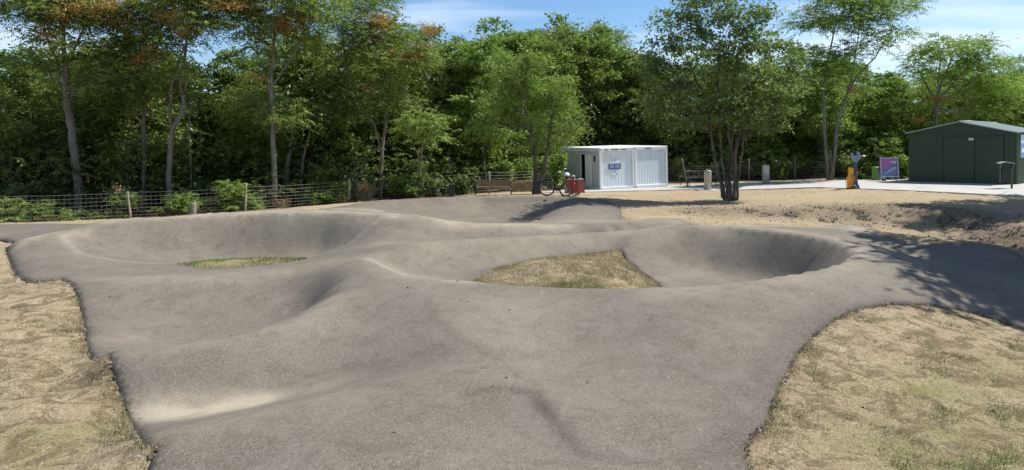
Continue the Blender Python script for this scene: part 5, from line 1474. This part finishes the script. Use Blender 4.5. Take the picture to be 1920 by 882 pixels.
# ---- advertising board
d_ = 39.6; p = gp(1667, 340, d_); root = empty('advertising_board', p, -.12, 'folding advertising board with a magenta and blue poster in a silver frame', 'sign')
Wb, Hb = .98, 1.12; z0 = .34
for side_, tilt, dy in (('front', -.14, -.16), ('back', .14, .24)):
    leaf = MB(); f_ = .045
    zc = z0 + Hb / 2
    Mt = Matrix.Rotation(tilt, 3, 'X')
    def bxm(mb_, c, sz):
        tmp = MB(); tmp.box(c, sz); o_ = len(mb_.v)
        vs = [Mt @ Vector((v[0], v[1], v[2] - 1.46)) + Vector((0, .04, 1.46)) for v in tmp.v]
        mb_.add(vs, tmp.f)
    fr = MB()
    bxm(fr, (-Wb / 2, 0, .73), (f_, .04, 1.46)); bxm(fr, (Wb / 2, 0, .73), (f_, .04, 1.46)); bxm(fr, (0, 0, 1.44), (Wb - f_ - .004, .04, f_)); bxm(fr, (0, 0, z0), (Wb - f_ - .004, .04, f_))
    fo = fr.build('frame', M['chrome'], root)
    pn = MB(); bxm(pn, (0, .005, zc), (Wb - f_, .012, Hb - .07)); po = pn.build('poster' if side_ == 'front' else 'back_panel', M['magenta'] if side_ == 'front' else M['slate'], root)
    if side_ == 'front':
        def shape(poly, mt, nm, y=-.006):
            vs = [Mt @ Vector((a, y, b - 1.46)) + Vector((0, .04, 1.46)) for a, b in poly] + [Mt @ Vector((a, y + .003, b - 1.46)) + Vector((0, .04, 1.46)) for a, b in poly]
            n = len(poly); q = MB(); q.add(vs, [tuple(range(n)), tuple(reversed(range(n, 2 * n)))] + [(i, i + n, (i + 1) % n + n, (i + 1) % n) for i in range(n)]); q.build(nm, M[mt], po)
        shape([(-.45, .42), (-.45, .72), (-.30, .70), (-.12, .78), (.05, .95), (.25, 1.05), (.30, 1.18), (.45, 1.22), (.45, .40), (-.45, .40)], 'blueprint', 'dark_shape')
        shape([(-.38, .56), (-.2, .60), (-.05, .74), (.10, .86), (.28, .90), (.36, 1.0), (.40, .80), (.20, .66), (.02, .58), (-.2, .54)], 'skyprint', 'pale_shape', -.010)
        shape([(0.05, 1.20), (.15, 1.16), (.24, 1.10), (.34, 1.12), (.42, 1.20), (.36, 1.26), (.26, 1.28), (.20, 1.24), (.12, 1.25)], 'cloudprint', 'cloud', -.010)
        shape([(.10, .62), (.14, .70), (.36, .72), (.45, .70), (.45, .48), (.30, .44), (.12, .46)], 'magenta', 'magenta_shape', -.014)
        shape([(-.44, .50), (.10, .50), (.08, .53), (-.44, .53)], 'skyprint', 'stripe', -.014)
        for k in range(4): shape([(-.36 + k * .07, 1.20), (-.335 + k * .07, 1.20), (-.335 + k * .07, 1.225), (-.36 + k * .07, 1.225)], 'yellow', 'print')
        for a, b_ in ((-.20, 1.13), (-.36, 1.10), (-.22, .98), (-.16, .95)): shape([(a, b_), (a + .028, b_), (a + .028, b_ + .025), (a, b_ + .025)], 'yellow', 'print')
        for k in range(6): shape([(-.36 + k * .1, .43), (-.29 + k * .1, .43), (-.29 + k * .1, .455), (-.36 + k * .1, .455)], 'skyprint', 'print', -.010)
# green wheeled bin behind the board
p = gp(1646, 338, 41.5); root = empty('green_bin', p, 0, 'bright green bin behind the left side of the advertising board', 'bin')
mb = MB(); mb.box((0, 0, .43), (.46, .5, .78), taper=1.12); mb.build('body', M['plastic_green'], root, bevel=.02)
mb = MB(); mb.box((0, 0, .845), (.58, .62, .05)); mb.build('lid', M['plastic_green'], root, bevel=.015)
for sx in (-1, 1):
    mb = MB(); mb.ring((sx * .2, .24, .07), .05, .022, 'X', 12, 5); mb.build('wheel', M['black'], root)
p = gp(1657, 339, 40.4); mb = MB(); mb.ball((0, 0, .10), (.14, .12, .14), 10, 6, jitter=.1); mb.tube([(0, 0, .2), (.02, 0, .27)], [.04, .02], 6)
tag(mb.build('dark_sack', M['black'], None, p), 'small dark sack under the advertising board', 'sack')

# ---- green sheet metal shed
A = Vector((23.2, 39.0, 0)); B = Vector((26.5, 35.0, 0)); ex = (B - A).normalized(); Wd = (B - A).length; zb = .40
rz = math.atan2(ex.y, ex.x)
root = empty('metal_shed', (A.x, A.y, zb), rz, 'dark green sheet metal shed with a low gable and double doors', 'shed')
H1, H2, Ls = 2.98, 3.58, 6.5
def xz(mb, poly, y0, y1): return mb.prism(poly, y0, y1)
mb = MB(); xz(mb, [(0, 0), (Wd, 0), (Wd, H1), (Wd / 2, H2), (0, H1)], .0, .04); mb.build('gable_wall', M['shed'], root)
mb = MB(); mb.box((-.0 + .02, Ls / 2 + .04, H1 / 2), (.04, Ls, H1)); mb.build('left_wall', M['shed'], root)
mb = MB(); xz(mb, [(0, 0), (Wd, 0), (Wd, H1), (Wd / 2, H2), (0, H1)], Ls, Ls + .04); mb.build('rear_wall', M['shed'], root)
# corrugated right wall: every rib real
mb = MB(); prof = []
n = 34
for k in range(n):
    y0 = .06 + k * (Ls - .1) / n; w_ = (Ls - .1) / n
    prof += [(Wd - .035, y0), (Wd - .035, y0 + w_ * .45), (Wd + .012, y0 + w_ * .55), (Wd + .012, y0 + w_ * .9)]
for (xa, ya), (xb, yb) in zip(prof[:-1], prof[1:]): mb.add([(xa, ya, 0), (xb, yb, 0), (xb, yb, H1 - .03), (xa, ya, H1 - .03)], [(0, 1, 2, 3)])
mb.build('right_wall', M['shed_side'], root)
sl = math.atan2(H2 - H1, Wd / 2)
for sgn, nm in ((-1, 'roof_slope'), (1, 'roof_slope')):
    mb = MB(); n = 26
    for k in range(n):
        y0 = -.16 + k * (Ls + .3) / n; w_ = (Ls + .3) / n
        ov = .16
        xo = Wd / 2 + sgn * (Wd / 2 + ov); zo = H2 - (Wd / 2 + ov) * math.tan(sl)
        for a, b_, ha, hb in ((0, .55, .0, .0), (.55, .7, .0, .028), (.7, .9, .028, .028), (.9, 1.0, .028, 0)):
            mb.add([(Wd / 2, y0 + w_ * a, H2 + .03 + ha), (xo, y0 + w_ * a, zo + .03 + ha), (xo, y0 + w_ * b_, zo + .03 + hb), (Wd / 2, y0 + w_ * b_, H2 + .03 + hb)], [(0, 1, 2, 3)])
    mb.add([(Wd / 2, -.16, H2 + .012), (xo, -.16, zo + .012), (xo, Ls + .14, zo + .012), (Wd / 2, Ls + .14, H2 + .012)], [(0, 1, 2, 3)])
    mb.add([(Wd / 2, -.16, H2 + .03), (xo, -.16, zo + .03), (xo, -.16, zo - .03), (Wd / 2, -.16, H2 - .03)], [(0, 1, 2, 3)])
    mb.build(nm, M['shed_roof'], root)
mb = MB(); mb.tube([(Wd / 2, -.17, H2 + .05), (Wd / 2, Ls + .15, H2 + .05)], .05, 7); mb.build('ridge_cap', M['shed_roof'], root)
fx = lambda u: (u - 1703) / (1905 - 1703.0)
def fpos(u):      # along the front for photo column u
    for k in range(400):
        t = k / 399; q = A.lerp(B, t)
        if 960 + F * q.x / q.y >= u: return t * Wd
    return Wd
xs_ = [fpos(u) for u in (1769, 1828, 1883)]
def sheet(x0, x1, z0, z1_, y, nm, ribs, mt='shed'):
    mb = MB(); w = (x1 - x0) / ribs
    for k in range(ribs):
        mb.box((x0 + w * (k + .5), y, (z0 + z1_) / 2), (w - .005, .03, z1_ - z0))
        mb.box((x0 + w * (k + .5), y - .015, (z0 + z1_) / 2), (w * .35, .006, z1_ - z0 - .06))
    return mb.build(nm, M[mt], root)
sheet(.06, xs_[0] - .03, .04, H1 - .06, -.012, 'front_panel', 6)
dl = sheet(xs_[0] + .03, xs_[1] - .02, .05, 2.72, -.04, 'door', 4)
dr_ = sheet(xs_[1] + .02, xs_[2] - .03, .05, 2.72, -.04, 'door', 4)
sheet(xs_[2] + .03, Wd - .06, .04, H1 - .06, -.012, 'front_panel', 3)
for x_, par in ((xs_[0] + .18, dl), (xs_[1] + (xs_[2] - xs_[1]) * .33, dr_)):
    mb = MB(); mb.box((x_, -.075, 1.38), (.05, .03, .14)); mb.tube([(x_, -.09, 1.40), (x_, -.13, 1.40), (x_ + .12, -.13, 1.40)], .012, 6); mb.build('handle', M['black'], par)
for x_, par in ((xs_[0] + .035, dl), (xs_[2] - .035, dr_)):
    for z_ in (.45, 2.35):
        mb = MB(); mb.tube([(x_, -.08, z_ - .07), (x_, -.08, z_ + .07)], .02, 6); mb.build('hinge', M['black'], par)
mb = MB(); mb.box(((xs_[0] + xs_[2]) / 2, -.05, 2.76), (xs_[2] - xs_[0] + .06, .06, .05)); mb.build('door_rail', M['shed'], root)
mb = MB(); mb.box((xs_[1] - .16, -.075, 2.62), (.24, .02, .12)); q_ = mb.build('number_plate', M['paper'], root)
mb = MB()
for k in range(4): mb.box((xs_[1] - .23 + k * .045, -.088, 2.62), (.026, .004, .05))
mb.build('print', M['slate'], q_)
# poster on the side wall
mb = MB(); mb.box((Wd + .03, .95, 2.25), (.02, .80, 1.25)); po = mb.build('wall_poster', M['blueprint'], root)
mb = MB(); mb.box((Wd + .045, .95, 2.62), (.006, .74, .45)); mb.build('poster_sky', M['skyprint'], po)
mb = MB(); mb.box((Wd + .045, .95, 2.02), (.006, .5, .22)); mb.build('poster_shape', M['cloudprint'], po)

# ---- black litter bin on a post before the shed
p = gp(1897, 357, 32.6); root = empty('litter_bin', p, -.2, 'black litter bin with a curved lid on a post in front of the green shed', 'litter bin')
mb = MB(); mb.tube([(0, 0, -.05), (0, 0, 1.30)], .045, 8); mb.build('post', M['black'], root)
mb = MB()
pts_t = [(-.60 + .11 * k, 1.28 + .075 * math.sin(PI * k / 6)) for k in range(7)]
mb.prism(pts_t + [(a, b_ - .025) for a, b_ in reversed(pts_t)], -.2, .2); mb.build('lid', M['steel'], root)
mb = MB(); mb.box((-.27, 0, .70), (.42, .34, .72)); mb.build('body', M['black'], root, bevel=.02)
mb = MB(); mb.tube([(-.50, .0, .34), (-.50, 0, 1.24)], .014, 6); mb.tube([(-.04, .0, 1.0), (-.1, 0, 1.0)], .02, 6); mb.build('bracket', M['steel'], root)

# ------------------------------------------------------------------ ground cover: grass blades, straw, stones
def scatter(n, xr, yr, ok, r):
    x = r.uniform(*xr, n); y = r.uniform(*yr, n); k = ok(x, y)
    return x[k], y[k]
def ground_z(x, y): return Z(x, y) - 0.02
def blades(name, x, y, h, wd, mat, r, lean=.8, label=None, cat='grass'):
    n = len(x); z = ground_z(x, y)
    a = r.uniform(0, 2 * PI, n); hh = h * r.uniform(.5, 1.4, n)
    ln = r.uniform(.1, lean, n) * hh
    b = a + PI / 2 + r.uniform(-.5, .5, n); w = wd * r.uniform(.6, 1.4, n)
    P0 = np.stack([x - np.cos(b) * w, y - np.sin(b) * w, z - .01], 1); P1 = np.stack([x + np.cos(b) * w, y + np.sin(b) * w, z - .01], 1)
    T = np.stack([x + np.cos(a) * ln, y + np.sin(a) * ln, z + np.sqrt(np.maximum(hh ** 2 - (ln * .7) ** 2, (.15 * hh) ** 2))], 1)
    V = np.stack([P0, P1, T], 1).reshape(-1, 3)
    o = link_mesh(name, np_mesh(name, V, np.arange(3 * n).reshape(-1, 3)), mat)
    tag(o, label, cat, kind='stuff'); return o
def grass_mat(name, c0, c1, c2):
    m = leaf_mat(name, c0, c1, c2, .25, None, 1.5); return m
M['straw'] = grass_mat('straw blades', (.18, .135, .075), (.35, .28, .175), (.52, .44, .30))
M['grass_brown'] = grass_mat('brown blades', (.07, .05, .025), (.16, .12, .06), (.28, .22, .12))
M['grass_olive'] = grass_mat('olive blades', (.09, .105, .035), (.17, .18, .065), (.30, .28, .12))
M['grass_green'] = grass_mat('green blades', (.05, .12, .02), (.09, .20, .03), (.15, .28, .05))
r = np.random.default_rng(5)
def off_track(x, y): return ~on_track(x, y)
def dens(ncl, lines, width):
    def f(x, y): return off_track(x, y) & (r.random(len(x)) < np.clip(seg_field(lines, x, y, width) * (.55 + .9 * vnoise(x, y, 2.2, 30, 3)), 0, 1))
    return f
def clumpy(s, k, sd):
    def f(x, y): return off_track(x, y) & (r.random(len(x)) < np.clip(.5 + k * vnoise(x, y, s, sd, 3), 0, 1))
    return f
x, y = scatter(230000, (1.9, 11.5), (4.6, 12.6), clumpy(2.5, 1.5, 31), r)
blades('dry_grass', x, y, .036, .003, M['straw'], r, 1.0, 'short dry straw-coloured grass on the right foreground lawn')
x, y = scatter(110000, (-9.5, -2.8), (4.6, 12.6), clumpy(1.6, 1.9, 32), r)
blades('dry_grass', x, y, .042, .0032, M['straw'], r, 1.0, 'patchy dry grass on the bare soil of the left foreground')
def tufts(s_, k0, k, sd):
    def f(x, y): return off_track(x, y) & (r.random(len(x)) < np.clip(k0 + k * vnoise(x, y * 1.6, s_, sd, 4), 0, 1))
    return f
x, y = scatter(170000, (1.9, 11.5), (4.6, 12.6), tufts(3.2, -.35, 2.6, 71), r)
blades('brown_grass', x, y, .032, .0035, M['grass_brown'], r, 1.0, 'brown matted tufts on the right foreground lawn')
x, y = scatter(170000, (-9.5, -2.8), (4.6, 14), tufts(2.2, -.45, 3.2, 72), r)
blades('brown_grass', x, y, .036, .0035, M['grass_brown'], r, 1.0, 'brown matted clumps of dead grass on the left foreground')
G1 = [([px(1650, 790, -.1), px(1760, 720, -.1), px(1900, 660, -.2)], 1.0), ([px(1700, 830, -.1), px(1900, 790, -.2)], 1.0), ([px(1560, 860, -.1), px(1700, 850, -.1)], .6)]
x, y = scatter(240000, (2.6, 11.5), (4.6, 12), dens(0, G1, .9), r)
blades('olive_grass', x, y, .04, .0032, M['grass_olive'], r, .9, 'olive green grass thinly spread over the right foreground lawn')
G2 = [([px(1740, 885, -.1), px(1860, 868, -.15), px(1930, 862, -.2)], 1.2), ([px(1750, 772, -.1), px(1775, 765, -.1)], .55)]
x, y = scatter(110000, (3, 8.5), (4.6, 8.5), dens(0, G2, .24), r)
blades('green_grass', x, y, .045, .0035, M['grass_green'], r, .8, 'fresh green grass patch at the bottom right corner')
G3 = [([px(0, 840, -.25), px(110, 830, -.25), px(215, 780, -.25), px(235, 810, -.25)], 1.0), ([px(20, 620, -.2), px(110, 570, -.2)], .55), ([px(60, 700, -.2), px(130, 640, -.2)], .5), ([px(170, 740, -.25), px(215, 790, -.25)], .8)]
x, y = scatter(120000, (-9.5, -2.8), (4.6, 12), dens(0, G3, .42), r)
blades('olive_grass', x, y, .042, .0032, M['grass_olive'], r, .9, 'olive tufts on the left foreground soil')
def in_d(x, y): return inside(ISL_D, x, y) & (r.random(len(x)) < .9)
x, y = scatter(90000, (-1, 3.6), (13.6, 19.2), in_d, r)
blades('dry_grass', x, y, .07, .005, M['straw'], r, 1.0, 'dry grass covering the mound inside the right loop of the track')
x, y = scatter(17000, (.3, 2.2), (13.7, 15.2), dens(0, [([px(1050, 534, -.08), px(1085, 528, -.05)], 1.2), ([px(1105, 535, -.1), px(1130, 533, -.1)], .9)], .17), r)
blades('green_grass', x, y, .06, .005, M['grass_green'], r, .8, 'small bright green tuft at the near foot of the dry mound')
def in_a(x, y): return inside(ISL_A, x, y)
x, y = scatter(40000, (-10, -5), (16, 19.8), in_a, r)
gm_ = np.clip(seg_field([([px(395, 494, -.38), px(545, 487, -.36)], 1.4)], x, y, .5), 0, 1) > r.random(len(x))
blades('dry_grass', x[~gm_], y[~gm_], .05, .006, M['straw'], r, 1.0, 'dry grass rim of the flat island in the left loop of the track')
k = (x < px(430, 492, -.38)[0]) & gm_
blades('green_grass', x[k], y[k], .06, .006, M['grass_green'], r, .8, 'bright green grass at the left end of the flat island')
k = (x >= px(430, 492, -.38)[0]) & gm_
blades('olive_grass', x[k], y[k], .06, .006, M['grass_olive'], r, .8, 'olive grass along the middle of the flat island')
def far_ok(x, y):
    return off_track(x, y) & (y < np.interp(x, [-23, -17, -9, -4, 0, 3, 8, 13, 17, 24], [27.5, 31, 34.5, 36.5, 36.0, 36, 36, 33.5, 32.5, 32])) & (r.random(len(x)) < np.clip(.25 + .9 * vnoise(x, y, 1.3, 35, 3), 0, 1))
x, y = scatter(120000, (-22, 23), (14, 36), far_ok, r)
blades('dry_grass', x, y, .07, .008, M['straw'], r, 1.0, 'sparse dry grass over the plateau and the verges')
# ragged straw along the cut edges of the asphalt
P_ = np.array(OUT); e = r.integers(0, len(P_) - 1, 26000); t = r.random(26000)[:, None]
Q = P_[e] * (1 - t) + P_[(e + 1) % len(P_)] * t + r.normal(size=(26000, 2)) * .05
k = off_track(Q[:, 0], Q[:, 1]) & (Q[:, 1] > 4) & (Q[:, 1] < 22) & ~((Q[:, 0] < -10.5) & (Q[:, 1] > 17))
blades('edge_straw', Q[k, 0], Q[k, 1], .055, .0035, M['straw'], r, 1.0, 'ragged straw along the edge of the asphalt')
# stones
def stones(name, x, y, s, mat, label, r):
    z = ground_z(x, y); n = len(x)
    base = np.array([(1, 0, 0), (-.5, .86, 0), (-.5, -.86, 0), (0, 0, .8), (.1, 0, -.6)]); fc = np.array([(0, 1, 3), (1, 2, 3), (2, 0, 3), (1, 0, 4), (2, 1, 4), (0, 2, 4)])
    sz = s * np.clip(np.exp(r.normal(size=n) * .6), .3, 2.4); a = r.uniform(0, 6.28, n)
    sc_ = r.uniform(.6, 1.4, (n, 1, 3))
    v = base[None] * sc_ * sz[:, None, None]
    ca, sa = np.cos(a)[:, None], np.sin(a)[:, None]
    V = np.stack([v[..., 0] * ca - v[..., 1] * sa + x[:, None], v[..., 0] * sa + v[..., 1] * ca + y[:, None], v[..., 2] + z[:, None] + sz[:, None] * .1], -1)
    Fq = (fc[None] + (np.arange(n) * 5)[:, None, None]).reshape(-1, 3)
    o = link_mesh(name, np_mesh(name, V.reshape(-1, 3), Fq), mat); tag(o, label, 'stones', kind='stuff')
m, nt, b, out = mat_new('loose stones'); g = nt.nodes.new('ShaderNodeNewGeometry')
nt.links.new(nramp(nt, g.outputs['Random Per Island'], [(0, (.07, .055, .04)), (.5, (.17, .14, .105)), (.9, (.27, .235, .185)), (1, (.42, .39, .34))]), b.inputs['Base Color']); b.inputs['Roughness'].default_value = .95
M['stones'] = m
GV = [([px(1340, 400, .2), px(1480, 401, .2), px(1600, 403, .2), px(1700, 408, .1), px(1790, 416, .1), px(1860, 434, 0), px(1930, 462, 0)], 1.0)]
def gr_ok(x, y): return off_track(x, y) & (r.random(len(x)) < seg_field(GV, x, y, 1.2) * (.5 + .8 * vnoise(x, y, 1.5, 41, 3)))
x, y = scatter(110000, (6, 22), (16, 27), gr_ok, r)
stones('gravel_bank', x, y, .026, M['stones'], 'rubble and gravel on the bank of the ditch behind the right loop', r)
x, y = scatter(9000, (1.9, 11), (4.6, 12.6), clumpy(1.2, 1.2, 44), r)
stones('loose_stones', x, y, .011, M['stones'], 'small stones and crumbs of soil on the right foreground lawn', r)
x, y = scatter(9000, (-9.5, -2.8), (4.6, 12.6), clumpy(1.2, 1.2, 45), r)
stones('loose_stones', x, y, .013, M['stones'], 'small stones and crumbs of soil on the left foreground', r)
e = r.integers(0, len(P_) - 1, 5000); t = r.random(5000)[:, None]
Q = P_[e] * (1 - t) + P_[(e + 1) % len(P_)] * t + r.normal(size=(5000, 2)) * .035
k = off_track(Q[:, 0], Q[:, 1]) & (Q[:, 1] > 4) & (Q[:, 1] < 20)
stones('edge_gravel', Q[k, 0], Q[k, 1], .016, M['stones'], 'crumbled asphalt and gravel along the track edge', r)

x, y = scatter(900, (-9, 9), (5, 20), lambda x, y: on_track(x, y) & (r.random(len(x)) < np.clip(.25 + .8 * vnoise(x, y, .8, 81, 3), 0, 1)), r)
z_keep = ground_z
ground_z = lambda x, y: Z(x, y) + .002
stones('track_grit', x, y, .010, M['stones'], 'small stones and crumbs lying loose on the asphalt', r)
ground_z = z_keep
